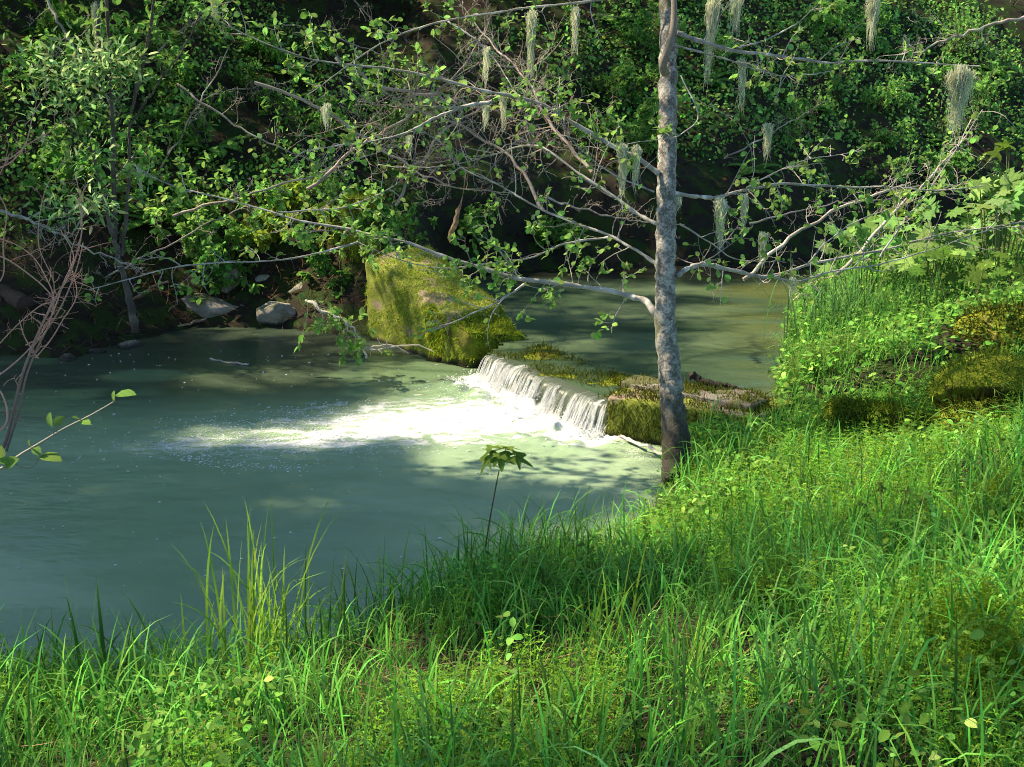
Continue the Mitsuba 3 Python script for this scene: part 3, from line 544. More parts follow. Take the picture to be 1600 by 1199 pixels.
stemset(shrub, [([(212, 520), (203, 470), (190, 420), (178, 375), (165, 320), (150, 260), (140, 200)], 13.9, 13.6, .052, .013), ([(180, 375), (178, 280), (176, 200), (171, 100), (166, -30)], 13.8, 13.4, .032, .02),
                ([(190, 400), (200, 310), (203, 250), (205, 180), (228, 80), (245, -20)], 13.8, 13.5, .026, .012), ([(205, 195), (240, 140), (290, 70), (320, 0)], 13.6, 13.2, .014, .008), ([(204, 180), (225, 90), (238, 20), (244, -40)], 13.6, 13.2, .02, .01),
                ([(152, -30), (152, 30), (160, 90), (172, 130)], 13.3, 13.4, .026, .022), ([(150, 240), (120, 215), (95, 190)], 13.6, 13.2, .014, .006)], GREENS['bank'], OVATE, .09, 9, 3, (.085, .075, .06), .7)
lf = MB()
for u, v, d, n, sp in ((150, 92, 13.2, 240, .26), (75, 105, 13.2, 130, .25), (120, 140, 13.1, 120, .25), (170, 110, 13.2, 90, .2), (100, 322, 12.9, 80, .15), (150, 328, 12.9, 100, .15), (130, 250, 13, 60, .2), (85, 160, 13, 60, .2), (190, 95, 13.2, 70, .18)):
    c = P(u, v, d) + rng.normal(0, 1, (n, 3)) * (sp, sp, sp * .6); dd = nrm(c - P(u, v + 30, d) + rng.normal(0, .25, (n, 3)))
    leaves(lf, LANCE, c, dd, upish(n, .6), rng.uniform(.08, .155, n), jit(GREENS['willow'], n, .3, .1))
lf.put('leaf_tuft', 'leaf', shrub)
lichen(shrub, P(150, 2, 13.3), .55, .14, 110)
lichen(shrub, P(217, 255, 13.4), .4, .05, 40)

rng = np.random.default_rng(201)
# --- pinkish bare canes at the left edge
CANE = (.52, .28, .20)
canes = [([(-30, 740), (5, 700), (22, 640), (35, 585), (60, 520), (85, 470), (112, 420), (128, 360), (122, 310)], 8.0, 8.6, .022, .006, 10),
         ([(10, 705), (30, 640), (42, 585), (65, 530), (95, 480), (118, 425), (130, 380)], 8.0, 8.7, .014, .006, 6),
         ([(-20, 600), (20, 570), (50, 540), (80, 495), (100, 440), (115, 400), (95, 360)], 8.2, 8.8, .010, .005, 6),
         ([(-20, 395), (10, 405), (40, 425), (70, 450), (82, 470), (60, 480), (20, 515), (-20, 560)], 8.4, 8.6, .009, .006, 4),
         ([(40, 540), (70, 520), (84, 470), (70, 430), (50, 400), (20, 380), (-20, 368)], 8.4, 8.9, .009, .005, 5),
         ([(-25, 270), (15, 255), (40, 225), (52, 180), (70, 150)], 8.8, 9.2, .010, .005, 6), ([(-25, 240), (10, 250), (45, 225), (80, 205), (95, 190)], 8.8, 9.4, .010, .004, 6),
         ([(-20, 460), (5, 430), (5, 380), (10, 330), (-5, 290), (15, 240)], 8.8, 9.0, .008, .005, 5), ([(55, 560), (80, 530), (98, 500), (120, 460), (110, 400), (128, 340), (118, 270)], 8.3, 9.0, .008, .004, 8),
         ([(-20, 690), (10, 660), (5, 620), (-20, 590)], 8.0, 8.2, .012, .01, 2), ([(45, 545), (60, 560), (40, 530), (30, 500)], 8.3, 8.4, .007, .006, 2), ([(60, 520), (85, 450), (60, 380), (70, 300), (100, 250)], 8.5, 9.2, .007, .004, 7)]
vine = thing('bramble', 'tangle of arching bare pinkish canes at the left edge over the pool', 'bramble')
for pix, d0, d1, r0, r1, ntw in canes:
    n = 8 + 4 * len(pix); w = spline([P(u, v, d0 + (d1 - d0) * i / (len(pix) - 1)) for i, (u, v) in enumerate(pix)], n); mb = MB()
    cc = np.array(CANE) if r0 < .013 else np.array((.10, .085, .07)); cc = np.array([cc * (1 - f) + np.array(CANE) * f for f in np.linspace(0, 1, n)])
    tube(mb, w, np.linspace(r0, r1, n) * .66, cc, 7); sprout(mb, None, w, r0 * .6, ntw, .35, CANE, None, depth=2); mb.put('cane', 'wood', vine)

rng = np.random.default_rng(202)
# --- leafy twig reaching in from the left
tw = thing('alder_twig', 'leafy young twig reaching over the pool from the left edge', 'branch')
w = spline([P(u, v, 4.6) for u, v in ((-60, 745), (0, 733), (30, 712), (60, 694), (100, 670), (140, 650), (178, 628))], 30); mb = MB(); tube(mb, w, np.linspace(.0075, .0025, 30), (.26, .25, .2), 8)
w2 = spline([P(u, v, 4.6) for u, v in ((18, 722), (40, 732), (54, 726), (62, 713))], 12); tube(mb, w2, np.linspace(.003, .002, 12), (.2, .2, .14), 6)
for a_, b_ in (((84, 680), (83, 668)), ((128, 657), (122, 655)), ((176, 630), (180, 618))): tube(mb, spline([P(*a_, 4.6), P(*b_, 4.58)], 4), .002, (.2, .22, .1), 5)
mb.put('stem', 'wood', tw)
for (u, v), (u2, v2), sz, up in (((80, 668), (72, 641), .085, (-.5, -.8, .4)), ((86, 664), (98, 650), .05, (.3, -.8, .4)), ((178, 628), (174, 608), .07, (-.7, -.7, .3)), ((180, 618), (216, 608), .10, (0, -.3, 1)), ((125, 655), (112, 648), .045, (0, -.5, 1)), ((126, 658), (143, 660), .055, (0, -.4, 1)),
                                 ((62, 713), (102, 713), .10, (0, -.25, 1)), ((48, 700), (40, 686), .045, (-.4, -.7, .6)), ((52, 698), (64, 712), .055, (.3, -.8, .4)), ((20, 722), (-10, 716), .08, (0, -.6, .8)), ((5, 730), (28, 712), .07, (-.2, -.8, .6)), ((-4, 720), (4, 695), .07, (.5, -.8, .2))):
    b = MB(); p0, p1 = P(u, v, 4.6), P(u2, v2, 4.56); leaves(b, OVATE, p0[None], (p1 - p0)[None], np.array([up]), np.linalg.norm(p1 - p0) * .8, jit((.17, .30, .07), 1, .12, .05)); b.put('leaf', 'leaf', tw)

# --- maple seedling in front of the pool
sd = thing('maple_seedling', 'young maple seedling with drooping leaf umbrella standing before the white water', 'seedling')
w = spline([P(u, v, 6.6) for u, v in ((757, 905), (757, 870), (764, 820), (774, 765), (780, 735))], 24); mb = MB(); tube(mb, w, np.linspace(.006, .0035, 24), (.07, .06, .035), 7)
top = P(781, 732, 6.6)
for u2, v2 in ((757, 715), (768, 702), (790, 702), (806, 715), (783, 712)): tube(mb, spline([top, P(u2, v2, 6.58)], 5), .0016, (.09, .12, .04), 5)
mb.put('stem', 'wood', sd)
for (u, v), (u2, v2), sz, dd, up in (((762, 712), (748, 738), .13, .0, (-.75, -.3, .65)), ((770, 700), (757, 690), .10, .1, (-.3, .3, 1)), ((792, 698), (812, 694), .11, .1, (.2, .3, 1)), ((806, 712), (826, 722), .13, 0, (.7, -.3, .6)), ((784, 712), (784, 738), .12, -.1, (.05, -.8, .5)), ((778, 708), (768, 736), .11, -.12, (-.25, -.8, .5)), ((798, 704), (818, 708), .10, .12, (.4, .2, .9)), ((766, 706), (750, 712), .10, .12, (-.4, .2, .9)), ((788, 700), (792, 690), .08, .15, (0, .6, .8))):
    b = MB(); p0 = P(u, v, 6.58); p1 = P(u2, v2, 6.58 + dd); leaves(b, MAPLE, p0[None], (p1 - p0)[None], np.array([up]), sz, jit((.19, .30, .06), 1, .12, .05)); b.put('leaf', 'leaf', sd)

rng = np.random.default_rng(203)
# --- forked lichen-grey branch dipping into the pool below the weir wall
t, p = stick('drooping_branch', [P(478, 470, 12.6), P(510, 488, 12.4), P(545, 508, 12.3), P(566, 540, 12.3), P(572, 560, 12.3)], .02, .012, (.4, .38, .3), 'pale forked branch hanging down to the pool left of the weir', 'branch', 24, .012)
for pts, r in (([(568, 545), (590, 541), (615, 540), (638, 552)], .013), ([(576, 548), (610, 543), (650, 540), (675, 548)], .012), ([(545, 508), (535, 520), (530, 530)], .008), ([(500, 482), (505, 500), (500, 515)], .008)):
    mb = MB(); w = spline([P(u, v, 12.3) for u, v in pts], 12) + rng.normal(0, .006, (12, 3)); tube(mb, w, np.linspace(r, r * .5, 12), (.36, .34, .28), 6); sprout(mb, None, w, .008, 5, .15, (.3, .28, .22), None); mb.put('fork', 'wood', t)
lf = MB(); mb = MB(); sprout(mb, lf, p, .015, 26, .42, (.2, .2, .12), GREENS['alder'], OVATE, .085, 9, 0, .8, 1, grav=-.12); mb.put('twig', 'wood', t); lf.put('foliage', 'leaf', t)
# dead brown leaf-like stub of bark hanging under the tangle
w = spline([P(728, 268, 12.6), P(724, 300, 12.5), P(719, 322, 12.5), P(712, 345, 12.45), P(706, 362, 12.45), P(703, 380, 12.45)], 22); mb = MB(); ra = np.array([.005] * 7 + [.008, .014, .02, .026, .022, .03, .034, .03, .033, .028, .03, .024, .026, .018, .008]); w[8:] += rng.normal(0, .007, (14, 3))
tube(mb, w, ra, np.clip(np.array((.24, .15, .075)) * np.exp(rng.normal(0, .3, (22, 1))), 0, .6), 7)
t = thing('bark_strip', 'curled brown strip of dead bark hanging behind the weir wall', 'bark'); mb.put('curl', 'wood', t)

# ------------------------------------------------------------------ far bank vegetation
rng = np.random.default_rng(104)
def Zs(x, y): return Z(np.atleast_1d(np.asarray(x, float)), np.atleast_1d(np.asarray(y, float)))
def landing(u, v):
    """where the line of sight through a pixel meets the ground"""
    r = FW + (u - 800) / FOC * RT - (v - 599.5) / FOC * UPV; s = np.arange(6, 40, .1); q = CAM + s[:, None] * r
    hit = np.nonzero(Z(q[:, 0], q[:, 1]) > q[:, 2])[0]; return q[hit[0]] if len(hit) else q[-1]
gx, gy = rng.uniform(-11, 12, 95000), rng.uniform(13, 28, 95000)      # ground ivy over the slope
dfar = polydist(gx, gy, FARS); ok = shapely.contains_xy(far_poly, gx, gy) & (dfar > .5); gx, gy, dfar = gx[ok], gy[ok], dfar[ok]
dens = meshkit.fbm(np.stack([gx * .7, gy * .7, gx * 0], 1), 3, 31) + .18 * sst(1, 5, gx) - .12 * sst(2.5, .8, dfar) - .06 * np.exp(-((gx + 1.2) / 1.8)**2) + .08 * sst(5.5, 7.5, dfar)
ok = dens > .49; gx, gy = gx[ok], gy[ok]; N = len(gx); pos = np.column_stack([gx, gy, Z(gx, gy) + rng.exponential(.16, N)])
ivy = MB(); leaves(ivy, OVATE, pos, nrm(rng.normal(0, 1, (N, 3)) + (0, -.7, -.3)), nrm(rng.normal(0, .4, (N, 3)) + (-.1, -.55, .8)), rng.uniform(.04, .11, N), jit(GREENS['bank'], N, .45, .15))
k = ivy.put('ground_cover', 'leaf'); tag(k, 'green leafy ground cover over the steep far bank', 'ground cover', kind='stuff')
lit = MB(); N = 14000; gx, gy = rng.uniform(-10, 10, N), rng.uniform(13, 27, N); ok = shapely.contains_xy(far_poly, gx, gy); gx, gy = gx[ok], gy[ok]; N = len(gx)
leaves(lit, SMALL, np.column_stack([gx, gy, Z(gx, gy) + .02]), rdir(N, .3), upish(N, .5), rng.uniform(.05, .12, N), jit((.085, .052, .028), N, .4, .1))
N = 3200; gx, gy = rng.uniform(-8, 0, N), rng.uniform(13, 16.5, N); ok = shapely.contains_xy(far_poly, gx, gy); gx, gy = gx[ok], gy[ok]; N = len(gx)
blades(lit, np.column_stack([gx, gy, Z(gx, gy) + rng.uniform(0, .1, N)]), rng.uniform(0, 6.28, N), rng.uniform(.1, .45, N), .009, rng.uniform(.8, 1.7, N), rng.normal(0, .3, N), jit((.24, .16, .10), N, .4, .08), 3)
k = lit.put('leaf_litter', 'leaf'); tag(k, 'brown dead leaf litter scattered over the far bank', 'leaf litter', kind='stuff')

def bush(base, H, R, nst, leafcol, tmpl, lsize, per, label, group, name='understory_shrub', barkc=(.10, .08, .06), lean=(0, -.25, 0)):
    t = thing(name, label, 'shrub', group); mb, lf = MB(), MB()
    for _ in range(nst):
        a = rng.uniform(0, 6.28); d = np.array([math.cos(a) * R / H, math.sin(a) * R / H, 1.0]) + np.array(lean); q = curlwalk(base + rng.normal(0, .06, 3) * (1, 1, 0), d, H * rng.uniform(.7, 1.15), 9, .12, -.02)
        tube(mb, q, np.linspace(.012, .004, 10), jit(barkc, 1), 5); sprout(mb, lf, q, .012, 8, H * .42, barkc, leafcol, tmpl, lsize, per, .25, 1, 2, wob=.15, rmin=.0025)
    mb.put('stem', 'wood', t); lf.put('foliage', 'leaf', t)
spots = []
for u, v in [(u_ + rng.uniform(-35, 35), v_ + rng.uniform(-25, 25)) for v_ in (-40, 50, 130, 210, 290) for u_ in range(-20, 1680, 105)]:
    spots.append((u, v))
for u, v in spots:
    mid = math.exp(-((u - 690) / 170)**2)
    if rng.random() < .12 + .62 * mid or (u < 130 and v > 200) : continue
    if v > 255 and 850 < u < 1330: continue
    p = landing(u, v + 30); p[2] -= .05
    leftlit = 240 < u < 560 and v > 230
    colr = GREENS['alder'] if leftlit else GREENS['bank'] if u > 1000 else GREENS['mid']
    tm, sz = ((OVATE, .075), (OVATE, .095), (LANCE, .15), (MAPLE, .12), (ROUND, .065))[rng.integers(5)]; dens_ = 4.2 if sz < .09 else 3.0
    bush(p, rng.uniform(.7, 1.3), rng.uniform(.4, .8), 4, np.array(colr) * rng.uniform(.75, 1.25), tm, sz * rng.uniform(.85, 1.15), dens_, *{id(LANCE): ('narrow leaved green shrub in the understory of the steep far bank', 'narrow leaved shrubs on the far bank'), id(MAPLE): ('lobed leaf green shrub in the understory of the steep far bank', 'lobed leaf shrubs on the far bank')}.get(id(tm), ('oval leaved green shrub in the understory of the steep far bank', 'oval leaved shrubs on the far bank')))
# moss-yellow and bright leafed plants near the weir wall's far end
for bi, (u, v, c) in enumerate(((330, 360, 'alder'), (400, 350, 'yellow'), (300, 320, 'alder'), (470, 330, 'yellow'), (520, 410, 'mid'), (620, 350, 'mid'), (760, 340, 'mid'), (850, 340, 'mid'), (360, 400, 'mid'))):
    p = landing(u, v + 40); bush(p, rng.uniform(.6, .9), .55, 5, GREENS[c], OVATE, .10, 5, ('bright green shrub behind the large flat rock','yellow green shrub between the tall grey stone and the weir pillar','bright green shrub right of the left far bank shrub stems','yellow green shrub left of the mossy weir pillar','green shrub at the foot of the left end of the weir wall','green shrub right behind the mossy weir pillar','green shrub beside the hanging brown bark strip','green shrub overhanging the dark end of the upper pool','low green shrub above the small round grey stone')[bi], 'bright shrubs low on the far bank')
def fern(base, n, L, label):
    t = thing('fern', label, 'fern', 'ferns on the far bank'); b = MB()
    for _ in range(n):
        a = rng.uniform(0, 6.28); q = curlwalk(base, (math.cos(a) * .8, math.sin(a) * .8 - .2, .9), L * rng.uniform(.7, 1.1), 14, .03, -.10); tube(b, q, np.linspace(.005, .002, 15), (.10, .14, .04), 4)
        f = np.linspace(.12, .99, 26) * 14; i = np.minimum(f.astype(int), 13); p = q[i] + (q[i + 1] - q[i]) * (f - i)[:, None]; d = nrm(q[i + 1] - q[i]); sd = nrm(np.cross(d, (0, 0, 1.0))); sz = L * .2 * np.sin(np.linspace(.5, 3.05, 26))
        for sg in (-1, 1): leaves(b, LANCE, p, nrm(sd * sg + d * .35), nrm(np.cross(sd, d)) * np.sign(np.cross(sd, d)[:, 2:]), sz, jit((.13, .29, .06), 1, .2, .06))
    b.put('frond', 'leaf', t); tag(t + '__frond', kind='stuff')
for u, v in ((1110, 130), (1260, 180), (1390, 90), (1480, 230), (1180, 270), (1010, 120), (90, 60), (330, 240), (440, 120), (960, 40), (1560, 120), (250, 350)):
    fern(landing(u, v), 10, rng.uniform(.6, .9), 'green fern with arching fronds on the steep far bank')
rng = np.random.default_rng(205)
# dead twig tangles
def tangle(label, pts, d, n, L, col=(.30, .25, .20), group=None):
    t = thing('dead_branch', label, 'branch', group); mb = MB(); w = spline([P(u, v, dd) for (u, v), dd in zip(pts, d)], 24) + rng.normal(0, .015, (24, 3))
    tube(mb, w, np.linspace(.022, .006, 24), jit(col, 24, .25, .05), 6); sprout(mb, None, w, .014, n, L, col, None, depth=3, wob=.25, rmin=.0022); mb.put('limb', 'wood', t)
for i, (pts, d) in enumerate((([(480, 300), (560, 230), (640, 180), (720, 110), (760, 40)], (13, 13, 13.3, 13.5, 14)), ([(400, 130), (500, 170), (600, 235), (700, 290), (800, 300)], (12.5, 12.7, 13, 13.2, 13.4)), ([(850, 330), (800, 250), (720, 200), (640, 170), (560, 160)], (12.5, 12.8, 13, 13.2, 13.4)),
                               ([(620, 320), (650, 260), (700, 200), (800, 140), (880, 60)], (14, 14, 14.2, 14.4, 14.6)), ([(930, 270), (860, 190), (820, 120), (760, 60), (700, -20)], (12, 12.3, 12.6, 13, 13.2)), ([(520, 90), (600, 140), (690, 150), (780, 180), (900, 220)], (11.5, 11.8, 12, 12.4, 12.8)))):
    tangle(('dead bare branch rising steeply from the bright shrubs to the top of the twig tangle','dead bare branch sloping down to the right across the twig tangle','dead bare branch running from the dark bank up to the left in the twig tangle','dead bare branch at the back of the twig tangle, leaning up to the right','dead bare branch leaning up to the left from behind the alder trunk','nearest dead bare branch arching down to the right across the twig tangle')[i], pts, d, 34, .75, group='bare branches of the twig tangle above the weir')
for u, v, a in ((300, 60, .6), (400, 200, -.5), (260, 230, 1.0), (500, 60, -.3), (450, 280, .3), (340, 150, .2), (560, 20, -.8), (1180, 220, .5), (1420, 200, -.4), (1300, 330, .15), (1500, 420, .8), (960, 330, -.2), (100, 380, .9), (240, 400, .5)):
    L_ = rng.uniform(110, 190); e = np.array([math.cos(a), -math.sin(a)]) * L_; q0 = np.array([u, v]); d_ = np.linalg.norm(landing(u, v + 20) - CAM) - rng.uniform(1.0, 2.2)
    tangle('thin bare twigs standing among the leaves of the far bank', [tuple(q0 - e), tuple(q0 + rng.normal(0, 12, 2)), tuple(q0 + e)], (d_, d_, d_ + .3), 16, .55, (.30, .26, .21), 'bare twigs among the leaves of the far bank')
for pts, d, lb in ((([(60, -20), (120, 80), (180, 170)], (14, 14, 14.2), 'bare grey branch slanting down at the top left corner')), (([(1600, 25), (1510, 52), (1440, 80), (1380, 88)], (13, 13.2, 13.5, 14), 'thin grey branch slanting in from the top right edge')), (([(1310, 430), (1400, 330), (1470, 260), (1520, 190)], (12, 12.4, 12.8, 13), 'bare grey branch rising behind the right bank leaves')),
                   (([(1160, 440), (1250, 360), (1380, 300), (1480, 290), (1620, 310)], (12, 12.2, 12.5, 12.8, 13), 'long bare branch arching over the dark end of the upper pool')), (([(0, 330), (60, 350), (140, 390), (220, 420)], (12.5, 12.8, 13, 13.3), 'bare branch low on the left far bank behind the canes'))):
    tangle(lb, pts, d, 14, .5, (.34, .31, .27))

# ------------------------------------------------------------------ near and right bank vegetation
rng = np.random.default_rng(105)
def scatter(n, x0, x1, y0, y1, dmin=.02):
    x, y = rng.uniform(x0, x1, n), rng.uniform(y0, y1, n); ok = shapely.contains_xy(near_poly, x, y); x, y = x[ok], y[ok]
    d = polydist(x, y, NEAR); ok = (d > dmin); x, y, d = x[ok], y[ok], d[ok]
    # only what the frame or a step aside can see
    ok = np.abs(x) < .62 * (y * .97 + .8); return x[ok], y[ok], d[ok]
def hmul(x, y):   # the grass is short round the mossy logs and along the pool's left rim
    a = np.exp(-((x - 3.5) / 1.5)**2 - ((y - 8.35) / .75)**2); b = sst(-1.0, -2.2, x) * .12
    return (1 - .62 * a - b) * (.45 + 1.1 * meshkit.fbm(np.stack([x * .9, y * .9, x * 0], 1), 2, 47))
gr = MB()
x, y, d = scatter(19000, -5, 7, 2.4, 8.4); N = len(x); cl = meshkit.fbm(np.stack([x * 1.8 + 9, y * 1.8, x * 0], 1), 3, 43); ok = cl > .46; x, y = x[ok], y[ok]; N = len(x)
blades(gr, np.column_stack([x, y, Z(x, y) - .02]), rng.uniform(0, 6.28, N), rng.uniform(.28, .58, N) * hmul(x, y), rng.uniform(.008, .016, N), np.abs(rng.normal(.05, .16, N)), rng.uniform(.6, 3.0, N), jit((.15, .37, .08), N, .32, .11), 7, .9)
x, y, d = scatter(66000, -5, 7, 2.3, 9.2); N = len(x)
cl = meshkit.fbm(np.stack([x * 2.2, y * 2.2, x * 0], 1), 3, 41); ok = rng.random(N) < (.40 + 1.4 * np.clip(cl - .3, 0, 1)) * (1 - .6 * np.exp(-((x - 3.2) / 1.8)**2 - ((y - 7.6) / .7)**2)); x, y, d, cl = x[ok], y[ok], d[ok], cl[ok]; N = len(x)
base = np.column_stack([x, y, Z(x, y) - .02]); tall = rng.random(N)**2; hm = hmul(x, y)
blades(gr, base, rng.uniform(0, 6.28, N), (.13 + .42 * tall * (.45 + cl)) * hm, .005 + .008 * tall, np.abs(rng.normal(0, .18, N)), rng.gamma(2.0, .55, N), jit((.125, .35, .055), N, .38, .13), 5, .5)
x, y, d = scatter(30000, 2, 11, 8.8, 19); cl = meshkit.fbm(np.stack([x * 1.2, y * 1.2, x * 0], 1), 3, 44); ok = cl > .42; x, y = x[ok], y[ok]; N = len(x); base = np.column_stack([x, y, Z(x, y) - .02])
blades(gr, base, rng.uniform(0, 6.28, N), .18 + .36 * rng.random(N), .009, np.abs(rng.normal(0, .2, N)), rng.gamma(2.0, .5, N), jit((.13, .35, .06), N, .32, .12), 4, .4)
x, y, d = scatter(42000, -5, 7, 2.3, 9.2); N = len(x)
blades(gr, np.column_stack([x, y, Z(x, y) - .02]), rng.uniform(0, 6.28, N), rng.uniform(.06, .17, N), .006, np.abs(rng.normal(0, .35, N)), rng.gamma(2.0, .5, N), jit((.12, .31, .05), N, .4, .13), 3, .4)
k = gr.put('grass', 'grass_leaf'); tag(k, 'lush green grass covering the near and right bank', 'grass', kind='stuff')
rng = np.random.default_rng(210)
# fine-leaved weeds: upright stems with whorls
wd = MB()
def whorls(mb, base, H, n_wh, nl, L, w, col):
    """stems with whorls of narrow leaves"""
    N = len(base); ax = nrm(np.column_stack([rng.normal(0, .16, N), rng.normal(0, .16, N), np.ones(N)]))
    blades(mb, base, rng.uniform(0, 6.28, N), H, .004, np.abs(rng.normal(0, .1, N)), rng.normal(0, .12, N), col * .8, 3)
    for i in range(n_wh):
        f = (i + .6) / n_wh; c = base + ax * (H * f)[:, None] * .97
        for j in range(nl):
            a = rng.uniform(0, 6.28, N); l = L * (1.1 - .6 * f) * rng.uniform(.7, 1.2, N); h = np.stack([np.cos(a), np.sin(a), rng.uniform(.15, .7, N)], 1)
            sdv = nrm(np.cross(h, [0, 0, 1.0])) * (w / 2); V = np.stack([c, c + h * (l * .5)[:, None] + sdv, c + h * l[:, None] - (0, 0, .006), c + h * (l * .5)[:, None] - sdv], 1)
            mb.add(V.reshape(-1, 3), (np.array([[0, 1, 2], [0, 2, 3]])[None] + (np.arange(N) * 4)[:, None, None]).reshape(-1, 3), np.repeat(col * rng.uniform(.85, 1.15, (N, 1)), 4, 0))
x, y, d = scatter(26000, -4, 7, 2.6, 9.6); N = len(x); cl = meshkit.fbm(np.stack([x * 1.3, y * 1.3, x * 0], 1), 3, 51) + .06 * np.clip(x, -1, 2) + .12 * np.exp(-((x - 3.2) / 1.8)**2 - ((y - 7.7) / .9)**2); ok = cl > .53; x, y = x[ok], y[ok]; N = len(x)
whorls(wd, np.column_stack([x, y, Z(x, y) - .02]), rng.uniform(.12, .34, N), 7, 5, .035, .006, jit((.20, .39, .045), N, .25, .1))
k = wd.put('fine_weeds', 'leaf'); tag(k, 'fine leaved yellow green weeds among the grass', 'weeds', kind='stuff')
rng = np.random.default_rng(209)
# low broad-leaved herbs
hb = MB()
x, y, d = scatter(24000, -4, 9, 2.5, 15); N = len(x); cl = meshkit.fbm(np.stack([x * 1.7 + 5, y * 1.7, x * 0], 1), 3, 61) + .12 * sst(8.0, 9.0, y) * sst(1.5, 2.5, x) - .10 * sst(7.6, 6.6, y) - .07 * sst(6.4, 5.6, y) + .04 * sst(8.8, 9.4, y) * sst(2.4, 3, x); ok = cl > .50; x, y, cl = x[ok], y[ok], cl[ok]; N = len(x)
for rep in range(4):
    c = np.column_stack([x, y, Z(x, y)]) + np.column_stack([rng.normal(0, .05, N), rng.normal(0, .05, N), rng.uniform(.03, .30, N)])
    leaves(hb, OVATE, c, nrm(rng.normal(0, 1, (N, 3)) * (1, 1, .4)), upish(N, .45), rng.uniform(.022, .055, N) * (1 + .5 * sst(7, 9, y)), jit((.17, .35, .065), N, .38, .11))
k = hb.put('low_herbs', 'leaf'); tag(k, 'small broad leaved herbs growing through the grass', 'herbs', kind='stuff')
ds = MB(); x, y, d = scatter(7500, -4, 7, 2.4, 10); cl = meshkit.fbm(np.stack([x, y, x * 0], 1), 3, 45) + .15 * np.exp(-((x - 2.8) / 2)**2 - ((y - 7.4) / .7)**2); ok = cl > .5; x, y = x[ok], y[ok]; N = len(x); base = np.column_stack([x, y, Z(x, y) + rng.uniform(0, .10, N)])
blades(ds, base, rng.uniform(0, 6.28, N), rng.uniform(.08, .3, N), .004, rng.uniform(.9, 1.7, N), rng.normal(0, .3, N), jit((.36, .25, .15), N, .35, .08), 3)
k = ds.put('dead_grass', 'strand'); tag(k, 'dry straw coloured dead grass lying on the near bank', 'dead grass', kind='stuff')

rng = np.random.default_rng(206)
# tall grass clumps that stand out
def clump(u, v, z, nb, L, w, col, label, lean=.16, curve=.9, spread=.10, gp=None):
    t = thing('grass_clump', label, 'grass clump', gp); c0 = G(u, v, z)
    zz = float(Zs(c0[0], c0[1])[0]); c0[2] = max(zz, 0) - .03
    for i in range(nb):
        b = MB(); base = c0[None] + rng.normal(0, spread, (1, 3)) * (1, .8, 0); l = L * rng.uniform(.5, 1.05)
        blades(b, base, rng.uniform(0, 6.28, 1), l, w * rng.uniform(.7, 1.2), abs(rng.normal(0, lean)), max(.05, rng.normal(curve, .55)), jit(col, 1, .18, .08), 8, .7); b.put('blade', 'grass_leaf', t)
YG = (.23, .42, .05); DG = (.07, .17, .035)
clump(402, 1085, .1, 60, 1.02, .013, YG, 'tall sunlit yellow green grass clump standing in front of the pool', .13, .55, .11)
clump(135, 1120, .2, 8, .92, .02, DG, 'dark broad grass blades rising at the left against the pool', .08, .35, .07)
clump(505, 1075, .15, 18, .72, .010, (.09, .18, .03), 'thin grass clump just right of the tall yellow green clump', .14, .6, .1)
clump(225, 1110, .2, 16, .62, .011, (.12, .21, .03), 'arching grass clump between the dark blades and the tall clump', .2, 1.5, .09)
clump(30, 1120, .25, 16, .55, .012, (.08, .16, .03), 'arching grass clump at the left edge of the near bank', .2, 1.3, .1)
clump(600, 1000, .15, 20, .55, .010, (.10, .19, .03), 'grass clump at the pool edge left of the seedling', .15, .9, .1)
clump(740, 975, .2, 26, .55, .010, DG, 'deep green grass clump at the foot of the seedling', .12, .6, .14)
clump(870, 960, .2, 30, .58, .009, DG, 'deep green upright grass clump right of the seedling at the pool edge', .1, .5, .16)
clump(960, 1110, .5, 24, .68, .012, (.12, .22, .03), 'bright upright grass clump in the middle of the near bank', .12, .6, .1)
clump(530, 1170, .5, 26, .34, .010, (.11, .20, .05), 'low arching grass tuft at the bottom left of centre', .3, 1.8, .12)
clump(700, 1180, .55, 22, .30, .011, (.10, .19, .05), 'low drooping grass tuft at the bottom centre', .35, 1.9, .12)
clump(1090, 1160, .6, 40, .34, .009, YG, 'sunlit fresh grass tuft at the bottom right of centre', .15, .7, .16)
clump(1250, 790, .5, 40, .5, .009, (.06, .13, .035), 'bluish green arching grass clump in the sunlit bank right of the alder', .2, .9, .15)
clump(1405, 720, .5, 10, .7, .011, (.15, .25, .04), 'single tall pale grass spray in the middle of the right bank', .1, .35, .04)
clump(1560, 870, .75, 16, .62, .013, DG, 'dark upright grass clump at the right edge of the bank', .1, .5, .08)
clump(1305, 525, .55, 190, 1.0, .014, (.14, .31, .09), 'tall fine grass clump on the bank beside the upper pool', .2, .6, .27)
clump(1440, 510, .75, 70, .8, .013, (.06, .14, .04), 'dark tall grass clump on the upper right bank before the large leaves', .13, .5, .18)
rng = np.random.default_rng(207)
# feathery horsetails
def horsetail(u, v, z, n, H, col, label):
    t = thing('horsetail', label, 'plant'); c0 = G(u, v, z); b = MB(); base = np.tile(c0, (n, 1)) + rng.normal(0, .11, (n, 3)) * (1, 1, 0); base[:, 2] = Z(base[:, 0], base[:, 1]) - .02
    whorls(b, base, rng.uniform(.6, 1.1, n) * H, 12, 8, .085, .0035, jit(col, n, .15, .06)); b.put('shoot', 'leaf', t)
horsetail(1568, 850, .75, 22, .38, (.17, .27, .02), 'bright feathery horsetail patch at the right edge in full sun')
horsetail(1500, 1080, .9, 30, .36, (.14, .25, .015), 'feathery horsetail patch in the sun patch at lower right')
horsetail(1580, 1150, 1.0, 26, .32, (.12, .22, .02), 'feathery horsetail patch in the bottom right corner')
horsetail(1180, 1000, .6, 20, .3, (.10, .19, .02), 'feathery horsetail patch in the shaded middle of the right bank')
